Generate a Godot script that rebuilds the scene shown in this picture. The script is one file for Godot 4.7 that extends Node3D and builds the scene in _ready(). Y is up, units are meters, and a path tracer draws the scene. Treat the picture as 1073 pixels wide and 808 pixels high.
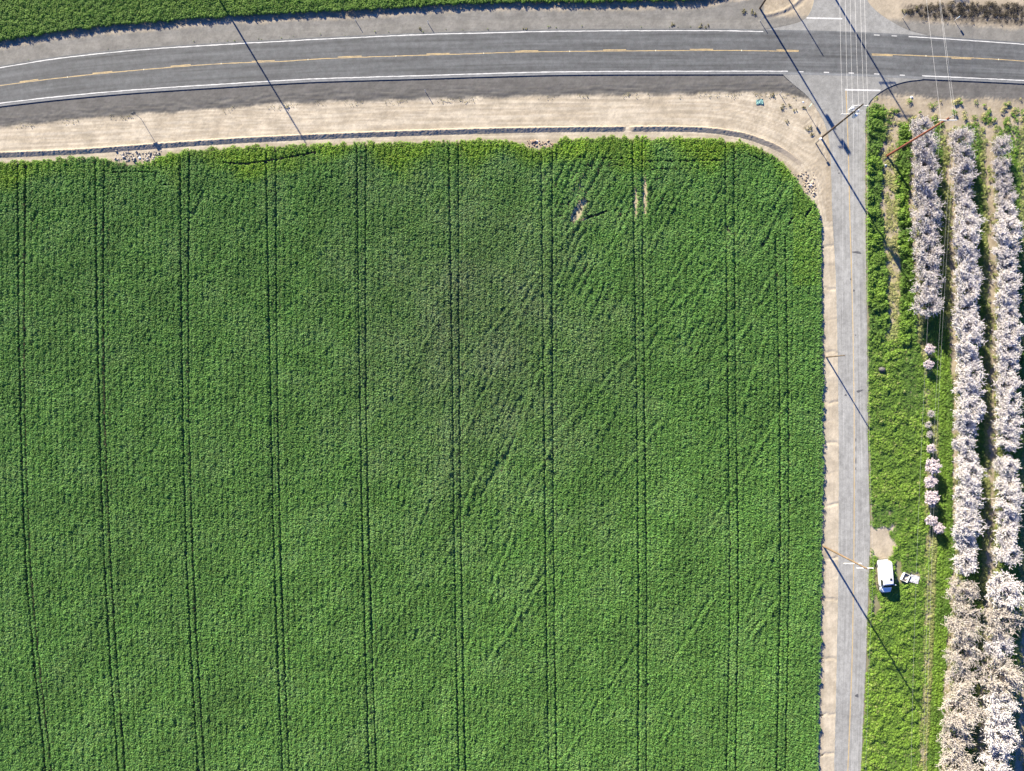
extends Node3D

# A pixel of the photograph gives a direction; its distance comes from the ground (or a known height) below the drone.
const CAM_H := 119.34
const FOCAL := 745.9
const CX := 536.5
const CY := 404.0
const PXM := 6.25          # photograph pixels per metre on the ground

var rng := RandomNumberGenerator.new()
var used := {}
var M := {}

func P(px: float, py: float, h := 0.0) -> Vector3:
	return Vector3((px - CX) / PXM, h, (py - CY) / PXM)

# ---------------------------------------------------------------- helpers
func numbered(called: String) -> String:
	var n: int = used.get(called, 0)
	used[called] = n + 1
	return called if n == 0 else "%s_%03d" % [called, n]

func tag(o: Node, label := "", category := "", group := "", kind := "") -> Node:
	if label: o.set_meta("label", label)
	if category: o.set_meta("category", category)
	if group: o.set_meta("group", group)
	if kind: o.set_meta("kind", kind)
	return o

func thing(called: String, label: String, category: String, at := Vector3.ZERO, turn := 0.0, group := "") -> Node3D:
	var o := Node3D.new()
	o.name = numbered(called)
	add_child(o)
	o.position = at
	o.rotation.y = turn
	tag(o, label, category, group)
	return o

func lin(r: float, g: float, b: float) -> Color:
	return Color(r, g, b).linear_to_srgb()

func mat(r: float, g: float, b: float, rough := 0.85, metal := 0.0) -> StandardMaterial3D:
	var m := StandardMaterial3D.new()
	m.albedo_color = lin(r, g, b)
	m.roughness = rough
	m.metallic = metal
	return m

func vmat(rough := 0.9) -> StandardMaterial3D:
	var m := StandardMaterial3D.new()
	m.vertex_color_use_as_albedo = true
	m.roughness = rough
	return m

func leaf_mat(back: Color) -> StandardMaterial3D:
	var m := vmat(0.75)
	m.backlight_enabled = true
	m.backlight = back
	m.cull_mode = BaseMaterial3D.CULL_DISABLED
	return m

func fnl(sd: int, freq: float, oct := 3) -> FastNoiseLite:
	var n := FastNoiseLite.new()
	n.seed = sd
	n.noise_type = FastNoiseLite.TYPE_SIMPLEX_SMOOTH
	n.frequency = freq
	n.fractal_octaves = oct
	return n

# a grain texture: multiplier lo..hi (linear) from several layers of noise
func grain(sd: int, size: int, lo: float, hi: float, freq: float, oct: int, gain := 0.6, speck := 0.0) -> ImageTexture:
	var n := fnl(sd, freq, oct)
	n.fractal_gain = gain
	var im := n.get_seamless_image(size, size)
	im.convert(Image.FORMAT_L8)
	var src := im.get_data()
	var out := PackedByteArray()
	out.resize(size * size * 3)
	var lut := PackedByteArray()
	lut.resize(256)
	for i in 256:
		var t := smoothstep(0.12, 0.88, i / 255.0)
		var v := Color(lerpf(lo, hi, t), 0, 0).linear_to_srgb().r
		lut[i] = int(clampf(v * 255.0, 0, 255))
	var r := RandomNumberGenerator.new()
	r.seed = sd
	for i in size * size:
		var v := lut[src[i]]
		if speck > 0.0 and r.randf() < speck:
			v = int(v * r.randf_range(0.6, 0.95))
		out[i * 3] = v; out[i * 3 + 1] = v; out[i * 3 + 2] = v
	var res := Image.create_from_data(size, size, false, Image.FORMAT_RGB8, out)
	return ImageTexture.create_from_image(res)

func textured(m: StandardMaterial3D, tex: Texture2D, metres: float) -> StandardMaterial3D:
	m.albedo_texture = tex
	m.uv1_triplanar = true
	m.uv1_world_triplanar = true
	m.uv1_scale = Vector3.ONE / metres
	return m

func obj(called: String, mesh: Mesh, m: Material, parent: Node = self) -> MeshInstance3D:
	var o := MeshInstance3D.new()
	o.name = numbered(called) if parent == self else called
	o.mesh = mesh
	o.material_override = m
	parent.add_child(o, true)
	return o

class Soup:
	var v := PackedVector3Array()
	var c := PackedColorArray()
	var i := PackedInt32Array()
	func tri(a: Vector3, b: Vector3, d: Vector3, col := Color.WHITE):
		var k := v.size()
		v.append(a); v.append(b); v.append(d)
		c.append(col); c.append(col); c.append(col)
		i.append(k); i.append(k + 1); i.append(k + 2)
	func quad(a: Vector3, b: Vector3, d: Vector3, e: Vector3, col := Color.WHITE):
		var k := v.size()
		v.append(a); v.append(b); v.append(d); v.append(e)
		c.append(col); c.append(col); c.append(col); c.append(col)
		i.append(k); i.append(k + 1); i.append(k + 2)
		i.append(k); i.append(k + 2); i.append(k + 3)
	func tube(a: Vector3, b: Vector3, ra: float, rb: float, sides := 5, col := Color.WHITE):
		var d := (b - a).normalized()
		var u := d.cross(Vector3(0.31, 0.87, 0.38)).normalized()
		if absf(d.dot(Vector3(0.31, 0.87, 0.38))) > 0.98: u = d.cross(Vector3.RIGHT).normalized()
		var w := d.cross(u)
		var k := v.size()
		for s in sides:
			var t := TAU * s / sides
			var o := u * cos(t) + w * sin(t)
			v.append(a + o * ra); v.append(b + o * rb)
			c.append(col); c.append(col)
		for s in sides:
			var p := k + s * 2
			var q := k + ((s + 1) % sides) * 2
			i.append(p); i.append(p + 1); i.append(q)
			i.append(q); i.append(p + 1); i.append(q + 1)
	func cap(ctr: Vector3, nrm: Vector3, r: float, sides := 8, col := Color.WHITE):
		var u := nrm.cross(Vector3(0.31, 0.5, 0.8)).normalized()
		var w := nrm.cross(u).normalized()
		for s in sides:
			var t := TAU * s / sides
			var t2 := TAU * (s + 1) / sides
			tri(ctr, ctr + (u * cos(t) + w * sin(t)) * r, ctr + (u * cos(t2) + w * sin(t2)) * r, col)
	func box(ctr: Vector3, size: Vector3, basis := Basis.IDENTITY, col := Color.WHITE, ch := 0.0):
		# a box whose upright and long edges can be chamfered
		var h := size / 2
		var f := func(x, y, z): return ctr + basis * Vector3(x * h.x, y * h.y, z * h.z)
		if ch <= 0.0:
			quad(f.call(-1, 1, -1), f.call(1, 1, -1), f.call(1, 1, 1), f.call(-1, 1, 1), col)
			quad(f.call(-1, -1, -1), f.call(-1, -1, 1), f.call(1, -1, 1), f.call(1, -1, -1), col)
			quad(f.call(-1, -1, 1), f.call(-1, 1, 1), f.call(1, 1, 1), f.call(1, -1, 1), col)
			quad(f.call(-1, -1, -1), f.call(1, -1, -1), f.call(1, 1, -1), f.call(-1, 1, -1), col)
			quad(f.call(1, -1, -1), f.call(1, -1, 1), f.call(1, 1, 1), f.call(1, 1, -1), col)
			quad(f.call(-1, -1, -1), f.call(-1, 1, -1), f.call(-1, 1, 1), f.call(-1, -1, 1), col)
			return
		var a := 1.0 - ch / h.x
		var b := 1.0 - ch / h.y
		var e := 1.0 - ch / h.z
		var low := [f.call(-a, -1, -1), f.call(a, -1, -1), f.call(1, -1, -e), f.call(1, -1, e), f.call(a, -1, 1), f.call(-a, -1, 1), f.call(-1, -1, e), f.call(-1, -1, -e)]
		var mid := [f.call(-a, b, -1), f.call(a, b, -1), f.call(1, b, -e), f.call(1, b, e), f.call(a, b, 1), f.call(-a, b, 1), f.call(-1, b, e), f.call(-1, b, -e)]
		var top := [f.call(-a, 1, -e), f.call(a, 1, -e), f.call(a, 1, -e), f.call(a, 1, e), f.call(a, 1, e), f.call(-a, 1, e), f.call(-a, 1, e), f.call(-a, 1, -e)]
		for s in 8:
			var t := (s + 1) % 8
			quad(low[s], low[t], mid[t], mid[s], col)
			quad(mid[s], mid[t], top[t], top[s], col)
		quad(top[0], top[1], top[3], top[5], col)
		quad(low[0], low[5], low[4], low[1], col)
		quad(low[7], low[6], low[5], low[0], col)
		quad(low[1], low[4], low[3], low[2], col)
	func mesh() -> ArrayMesh:
		var a := []
		a.resize(Mesh.ARRAY_MAX)
		a[Mesh.ARRAY_VERTEX] = v
		a[Mesh.ARRAY_COLOR] = c
		a[Mesh.ARRAY_INDEX] = i
		var m := ArrayMesh.new()
		m.add_surface_from_arrays(Mesh.PRIMITIVE_TRIANGLES, a)
		return m

# smooth curve through control points, as a function of its first coordinate
func curve(pts: Array) -> Array:
	return pts

func at(c: Array, x: float) -> float:
	var n := c.size() / 2
	if x <= c[0]: return c[1] + (x - c[0]) * (c[3] - c[1]) / (c[2] - c[0])
	if x >= c[2 * n - 2]: return c[2 * n - 1] + (x - c[2 * n - 2]) * (c[2 * n - 1] - c[2 * n - 3]) / (c[2 * n - 2] - c[2 * n - 4])
	var k := 0
	while c[2 * k + 2] < x: k += 1
	var x0: float = c[2 * k]
	var y0: float = c[2 * k + 1]
	var x1: float = c[2 * k + 2]
	var y1: float = c[2 * k + 3]
	var m0: float = (y1 - y0) / (x1 - x0)
	var m1 := m0
	if k > 0: m0 = (y1 - c[2 * k - 1]) / (x1 - c[2 * k - 2])
	if k < n - 2: m1 = (c[2 * k + 5] - y0) / (c[2 * k + 4] - x0)
	var h := x1 - x0
	var t := (x - x0) / h
	var t2 := t * t
	var t3 := t2 * t
	return (2 * t3 - 3 * t2 + 1) * y0 + (t3 - 2 * t2 + t) * h * m0 + (-2 * t3 + 3 * t2) * y1 + (t3 - t2) * h * m1

# grid mesh with shared vertices; f(u index, v index) fills position and colour
func grid(nu: int, nv: int, f: Callable, smooth := true) -> ArrayMesh:
	var v := PackedVector3Array()
	var c := PackedColorArray()
	var ix := PackedInt32Array()
	v.resize(nu * nv)
	c.resize(nu * nv)
	for a in nu:
		for b in nv:
			var r: Array = f.call(a, b)
			v[a * nv + b] = r[0]
			c[a * nv + b] = r[1]
	ix.resize((nu - 1) * (nv - 1) * 6)
	var k := 0
	for a in nu - 1:
		for b in nv - 1:
			var p := a * nv + b
			ix[k] = p; ix[k + 1] = p + nv; ix[k + 2] = p + 1
			ix[k + 3] = p + 1; ix[k + 4] = p + nv; ix[k + 5] = p + nv + 1
			k += 6
	var arr := []
	arr.resize(Mesh.ARRAY_MAX)
	arr[Mesh.ARRAY_VERTEX] = v
	arr[Mesh.ARRAY_COLOR] = c
	arr[Mesh.ARRAY_INDEX] = ix
	if smooth:
		var nn := PackedVector3Array()
		nn.resize(nu * nv)
		for a in nu:
			for b in nv:
				var du := v[mini(a + 1, nu - 1) * nv + b] - v[maxi(a - 1, 0) * nv + b]
				var dv := v[a * nv + mini(b + 1, nv - 1)] - v[a * nv + maxi(b - 1, 0)]
				var n := du.cross(dv).normalized()
				nn[a * nv + b] = n if n.y > 0 else -n
		arr[Mesh.ARRAY_NORMAL] = nn
	var m := ArrayMesh.new()
	m.add_surface_from_arrays(Mesh.PRIMITIVE_TRIANGLES, arr)
	return m

# a painted strip along y = at(c, x) between two pixel columns, width in pixels, draped at height h
func stripe_x(c: Array, x0: float, x1: float, off: float, width: float, h: float, ragged := 0.0, sd := 1) -> ArrayMesh:
	var n := maxi(2, int((x1 - x0) / 4.0) + 1)
	var nz := fnl(sd, 0.15, 2)
	return grid(n, 2, func(a: int, b: int):
		var x := lerpf(x0, x1, a / float(n - 1))
		var e := ragged * nz.get_noise_2d(x, b * 50.0)
		return [P(x, at(c, x) + off + (b - 0.5) * width + e, h), Color.WHITE], false)

func stripe_y(c: Array, y0: float, y1: float, width: float, hf: Callable) -> ArrayMesh:
	var n := maxi(2, int((y1 - y0) / 3.0) + 1)
	var nz := fnl(77, 0.2, 2)
	return grid(n, 2, func(a: int, b: int):
		var y := lerpf(y0, y1, a / float(n - 1))
		var e := 0.25 * nz.get_noise_2d(y, b * 50.0)
		var x := at(c, y) + (b - 0.5) * width + e
		return [P(x, y, hf.call(x, y)), Color.WHITE], false)

func multi(called: String, mesh: Mesh, m: Material, xf: Array, cols: PackedColorArray, parent: Node = self) -> MultiMeshInstance3D:
	var mm := MultiMesh.new()
	mm.transform_format = MultiMesh.TRANSFORM_3D
	mm.use_colors = true
	mm.mesh = mesh
	mm.instance_count = xf.size()
	for k in xf.size():
		mm.set_instance_transform(k, xf[k])
		mm.set_instance_color(k, cols[k])
	var o := MultiMeshInstance3D.new()
	o.name = numbered(called) if parent == self else called
	o.multimesh = mm
	o.material_override = m
	parent.add_child(o, true)
	return o

# a tuft of leaves about 0.5 m tall, rising from the soil
func make_tuft(sd: int, leaves: int, radius: float, length: float, width: float, tilt := 0.6, tall := 0.5) -> ArrayMesh:
	var r := RandomNumberGenerator.new()
	r.seed = sd
	var s := Soup.new()
	for k in leaves:
		var a := r.randf() * TAU
		var q := sqrt(r.randf()) * radius
		var y := tall * (1.0 - 0.45 * pow(q / radius, 2.0)) * r.randf_range(0.55, 1.0)
		var p := Vector3(cos(a) * q, y, sin(a) * q)
		var a2 := a + r.randf_range(-0.9, 0.9)
		var e := r.randf_range(-0.15, tilt)
		var d := Vector3(cos(a2) * cos(e), sin(e) * (1.0 if r.randf() < 0.6 else -0.6), sin(a2) * cos(e)) * length * r.randf_range(0.7, 1.25)
		var w := Vector3(-sin(a2), r.randf_range(-0.5, 0.5), cos(a2)) * width * r.randf_range(0.7, 1.2)
		var shade := r.randf_range(0.8, 1.2)
		var col := Color(shade, shade * r.randf_range(0.97, 1.03), shade * 0.95)
		s.quad(p, p + d * 0.5 + w, p + d, p + d * 0.5 - w, col)
	for k in 3:
		var a := r.randf() * TAU
		var q := radius * 0.4
		s.tri(Vector3(cos(a) * q, 0, sin(a) * q), Vector3(cos(a) * q + 0.02, 0, sin(a) * q), Vector3(cos(a) * q * 1.6, tall * 0.8, sin(a) * q * 1.6), Color(0.8, 0.9, 0.7))
	return s.mesh()

# a leafy plant: leaves lie over a rounded dome that stands on a few stems, about 0.55 m tall
func make_plant(sd: int, leaves: int, radius: float, length: float, width: float) -> ArrayMesh:
	var r := RandomNumberGenerator.new()
	r.seed = sd
	var s := Soup.new()
	for k in leaves:
		var a := r.randf() * TAU
		var e := asin(clampf(r.randf_range(-0.05, 1.0), -1.0, 1.0))
		var nrm := Vector3(cos(a) * cos(e), sin(e), sin(a) * cos(e))
		var q := r.randf_range(0.78, 1.06)
		var p := Vector3(nrm.x * radius * q, 0.3 + nrm.y * 0.23 * q, nrm.z * radius * q)
		var tilted := (Vector3(nrm.x, nrm.y + 0.35, nrm.z) + Vector3(r.randfn(), r.randfn(), r.randfn()) * 0.33).normalized()
		var u := tilted.cross(Vector3(r.randfn(), r.randfn(), r.randfn())).normalized()
		var w := tilted.cross(u) * width * r.randf_range(0.8, 1.2)
		u *= length * r.randf_range(0.75, 1.2) * 0.5
		var shade := r.randf_range(0.78, 1.22)
		s.quad(p - u, p + w, p + u, p - w, Color(shade, shade * r.randf_range(0.97, 1.03), shade * 0.95))
	for k in 3:
		var a := r.randf() * TAU
		var q := radius * 0.25
		s.tri(Vector3(cos(a) * q, 0, sin(a) * q), Vector3(cos(a) * q + 0.025, 0, sin(a) * q), Vector3(cos(a) * q * 1.8, 0.4, sin(a) * q * 1.8), Color(0.8, 0.9, 0.7))
	return s.mesh()

# ---------------------------------------------------------------- the layout, in photograph pixels
var c_top := [-60.0, 81.0, 0.0, 71.3, 61.5, 61.5, 140.0, 53.1, 223.6, 47.5, 300.0, 43.3, 340.0, 41.1, 450.0, 36.3, 500.0, 35.0, 590.0, 33.0, 750.0, 32.4, 800.0, 33.4, 880.0, 35.2, 952.0, 38.6, 1073.0, 46.7, 1130.0, 51.5]
var c_mid := [-60.0, 99.0, 0.0, 90.0, 71.3, 81.0, 151.0, 73.2, 232.0, 67.0, 300.0, 64.3, 340.0, 61.7, 450.0, 57.9, 500.0, 56.4, 553.0, 54.7, 750.0, 53.1, 836.0, 54.3, 913.0, 56.7, 1016.0, 60.9, 1073.0, 64.3, 1130.0, 68.3]
var c_bot := [-60.0, 116.5, 0.0, 108.5, 70.0, 100.6, 140.0, 94.5, 223.6, 89.0, 300.0, 84.4, 340.0, 82.5, 450.0, 79.3, 500.0, 77.7, 590.0, 75.5, 750.0, 74.9, 825.0, 75.0, 900.0, 76.8, 966.0, 79.7, 1073.0, 84.7, 1130.0, 88.5]
var c_gravel := [-60.0, 138.0, 0.0, 132.8, 70.0, 125.8, 140.0, 120.0, 223.6, 114.2, 312.0, 107.6, 424.0, 104.8, 500.0, 103.0, 590.0, 100.0, 750.0, 97.8, 820.0, 97.8, 845.0, 104.0, 862.0, 118.0, 868.0, 140.0]
var c_berm := [-60.0, 163.0, 0.0, 160.7, 84.0, 157.0, 168.0, 151.0, 252.0, 145.4, 300.0, 143.0, 340.0, 141.2, 423.0, 138.0, 500.0, 135.6, 590.0, 134.0, 655.0, 133.5, 720.0, 133.6, 750.0, 135.5, 780.0, 140.5, 800.0, 147.0, 815.0, 153.5, 828.0, 161.5, 838.0, 169.5, 848.0, 181.0, 856.0, 198.0, 861.0, 222.0]
var c_north := [-60.0, 54.0, 0.0, 44.7, 70.0, 33.5, 140.0, 26.6, 223.6, 19.8, 284.0, 16.4, 396.0, 11.0, 500.0, 5.0, 618.0, 3.6, 730.0, 1.5, 760.0, -4.0]
var c_sideL := [70.0, 815.0, 80.0, 822.0, 90.0, 833.0, 100.0, 845.0, 115.0, 856.0, 131.0, 864.5, 154.0, 869.4, 224.0, 872.0, 300.0, 876.0, 450.0, 878.6, 600.0, 878.3, 680.0, 877.0, 808.0, 873.9, 860.0, 871.5]
var c_sideR := [70.0, 990.0, 83.0, 968.0, 85.0, 952.0, 88.0, 940.0, 92.3, 929.5, 102.0, 915.6, 112.0, 908.6, 130.0, 907.0, 168.0, 906.6, 225.0, 907.0, 300.0, 907.9, 400.0, 909.0, 470.0, 909.6, 560.0, 911.5, 580.0, 911.0, 680.0, 907.9, 700.0, 907.0, 808.0, 902.0, 860.0, 899.0]
var c_sideY := [90.0, 886.0, 150.0, 888.5, 224.0, 890.4, 300.0, 892.6, 400.0, 894.6, 500.0, 895.0, 570.0, 894.7, 650.0, 893.6, 690.0, 892.8, 808.0, 888.3, 860.0, 885.8]
var c_legL := [-50.0, 857.0, 0.0, 852.8, 15.7, 847.0, 23.5, 837.0, 29.0, 815.0, 32.4, 796.0, 36.0, 780.0]
var c_legR := [-50.0, 900.0, 0.0, 908.6, 14.0, 921.0, 26.6, 940.7, 33.0, 955.0, 38.0, 975.0, 41.0, 990.0]
var field_edge := PackedVector2Array([
	Vector2(-50, 175), Vector2(0, 171), Vector2(56, 167), Vector2(100, 164.5), Vector2(116, 168), Vector2(125, 172), Vector2(150, 172.5), Vector2(166, 167), Vector2(180, 160.5),
	Vector2(200, 158), Vector2(300, 152.6), Vector2(340, 152), Vector2(420, 149.5), Vector2(500, 147.5), Vector2(540, 148.5), Vector2(549, 153), Vector2(558, 157), Vector2(578, 154),
	Vector2(588, 146), Vector2(640, 144.5), Vector2(700, 145.5), Vector2(750, 146), Vector2(778, 150), Vector2(798, 157), Vector2(814, 167), Vector2(827, 179), Vector2(836, 192),
	Vector2(843, 204), Vector2(852, 211), Vector2(857, 222), Vector2(859.5, 240), Vector2(860.5, 300), Vector2(861.5, 400), Vector2(861.5, 500), Vector2(860, 600), Vector2(858.5, 700),
	Vector2(856, 808), Vector2(854, 850), Vector2(-50, 850)])
# wheel tracks through the crop: x of the two wheels at y = 165, 400, 610, 808
var trams := [
	[[20.0, 22.4, 30.4, 49.6], [28.6, 27.4, 35.0, 56.0]], [[101.0, 104.8, 112.0, 125.3], [110.5, 110.6, 118.7, 132.6]],
	[[190.0, 192.4, 197.7, 208.8], [199.4, 198.8, 204.5, 215.6]], [[279.6, 284.2, 289.0, 297.0], [289.7, 291.5, 296.0, 304.0]],
	[[374.6, 377.6, 381.6, 387.5], [384.0, 384.0, 388.6, 395.0]], [[470.6, 474.4, 477.0, 481.0], [480.6, 481.6, 484.0, 488.0]],
	[[567.5, 569.6, 572.0, 575.0], [578.7, 578.9, 580.6, 583.0]], [[662.6, 666.6, 668.5, 668.3], [672.6, 674.6, 677.4, 676.8]],
	[[759.5, 762.0, 764.2, 760.6], [768.4, 770.3, 772.8, 770.0]], [[810.0, 815.6, 816.6, 813.0], [820.0, 824.8, 825.6, 822.0]]]

func side_h(_x: float, y: float) -> float:
	return lerpf(0.082, 0.04, smoothstep(78.0, 150.0, y))

func lean(y: float) -> float:
	return -13.0 * pow((y - 400.0) / 408.0, 2.0) if y > 400.0 else -4.0 * pow((400.0 - y) / 270.0, 2.0)

func in_ellipse(x: float, y: float, cx: float, cy: float, rx: float, ry: float) -> float:
	return 1.0 - sqrt(pow((x - cx) / rx, 2) + pow((y - cy) / ry, 2))

func _ready() -> void:
	rng.seed = 20240
	# ------------------------------------------------ camera, sky, sun, exposure
	var cam := Camera3D.new()
	cam.name = "camera"
	add_child(cam)
	cam.position = Vector3(0, CAM_H, 0)
	cam.rotation_degrees = Vector3(-90, 0, 0)
	cam.fov = rad_to_deg(2.0 * atan(CY / FOCAL))
	cam.near = 0.5
	cam.far = 6000.0
	cam.current = true
	var env := Environment.new()
	env.background_mode = Environment.BG_SKY
	var sky := Sky.new()
	var sm := ProceduralSkyMaterial.new()
	sm.sky_top_color = Color(0.20, 0.40, 0.74)
	sm.sky_horizon_color = Color(0.66, 0.76, 0.87)
	sm.sky_curve = 0.12
	sm.ground_horizon_color = Color(0.55, 0.55, 0.5)
	sm.ground_bottom_color = Color(0.3, 0.32, 0.25)
	sm.sun_angle_max = 1.0
	sm.energy_multiplier = 0.42
	sky.sky_material = sm
	env.sky = sky
	env.tonemap_mode = Environment.TONE_MAPPER_LINEAR
	env.tonemap_exposure = 2.95
	env.sdfgi_enabled = true
	env.ssao_enabled = true
	env.ssil_enabled = true
	var we := WorldEnvironment.new()
	we.name = "world_environment"
	we.environment = env
	add_child(we)
	var sun := DirectionalLight3D.new()
	sun.name = "sun"
	add_child(sun)
	sun.light_energy = 1.6
	sun.light_color = Color(1.0, 0.955, 0.86)
	sun.light_angular_distance = 0.5
	sun.shadow_enabled = true
	var elev := deg_to_rad(24.2)
	var dir := Vector3(0.515 * cos(elev), -sin(elev), 0.857 * cos(elev)).normalized()
	sun.look_at_from_position(Vector3(0, 50, 0), Vector3(0, 50, 0) + dir, Vector3.UP)
	# ------------------------------------------------ materials
	var g_soil := grain(3, 1024, 0.72, 1.0, 0.012, 5, 0.75, 0.04)
	var g_road := grain(5, 1024, 0.74, 1.0, 0.02, 5, 0.8, 0.08)
	M.soil = textured(vmat(0.95), g_soil, 37.0)
	M.road = textured(vmat(0.85), g_road, 31.0)
	M.white = textured(mat(0.66, 0.66, 0.64, 0.7), g_road, 9.0)
	M.worn_white = textured(mat(0.56, 0.56, 0.54, 0.8), g_road, 9.0)
	M.yellow = textured(mat(0.52, 0.39, 0.2, 0.75), g_road, 9.0)
	M.leaf = leaf_mat(Color(0.5, 0.62, 0.22))
	M.petal = leaf_mat(Color(0.5, 0.48, 0.48))
	M.bark = vmat(0.95)
	M.plain = vmat(0.7)
	M.wire = mat(0.62, 0.62, 0.62, 0.5, 0.3)
	build_ground()
	build_roads()
	build_berm()
	print("ground ", Time.get_ticks_msec())
	build_crop()
	print("crop ", Time.get_ticks_msec())
	build_weeds()
	print("weeds ", Time.get_ticks_msec())
	build_orchard()
	print("orchard ", Time.get_ticks_msec())
	build_poles()
	build_van()
	build_small_things()
	print("done ", Time.get_ticks_msec())

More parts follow.
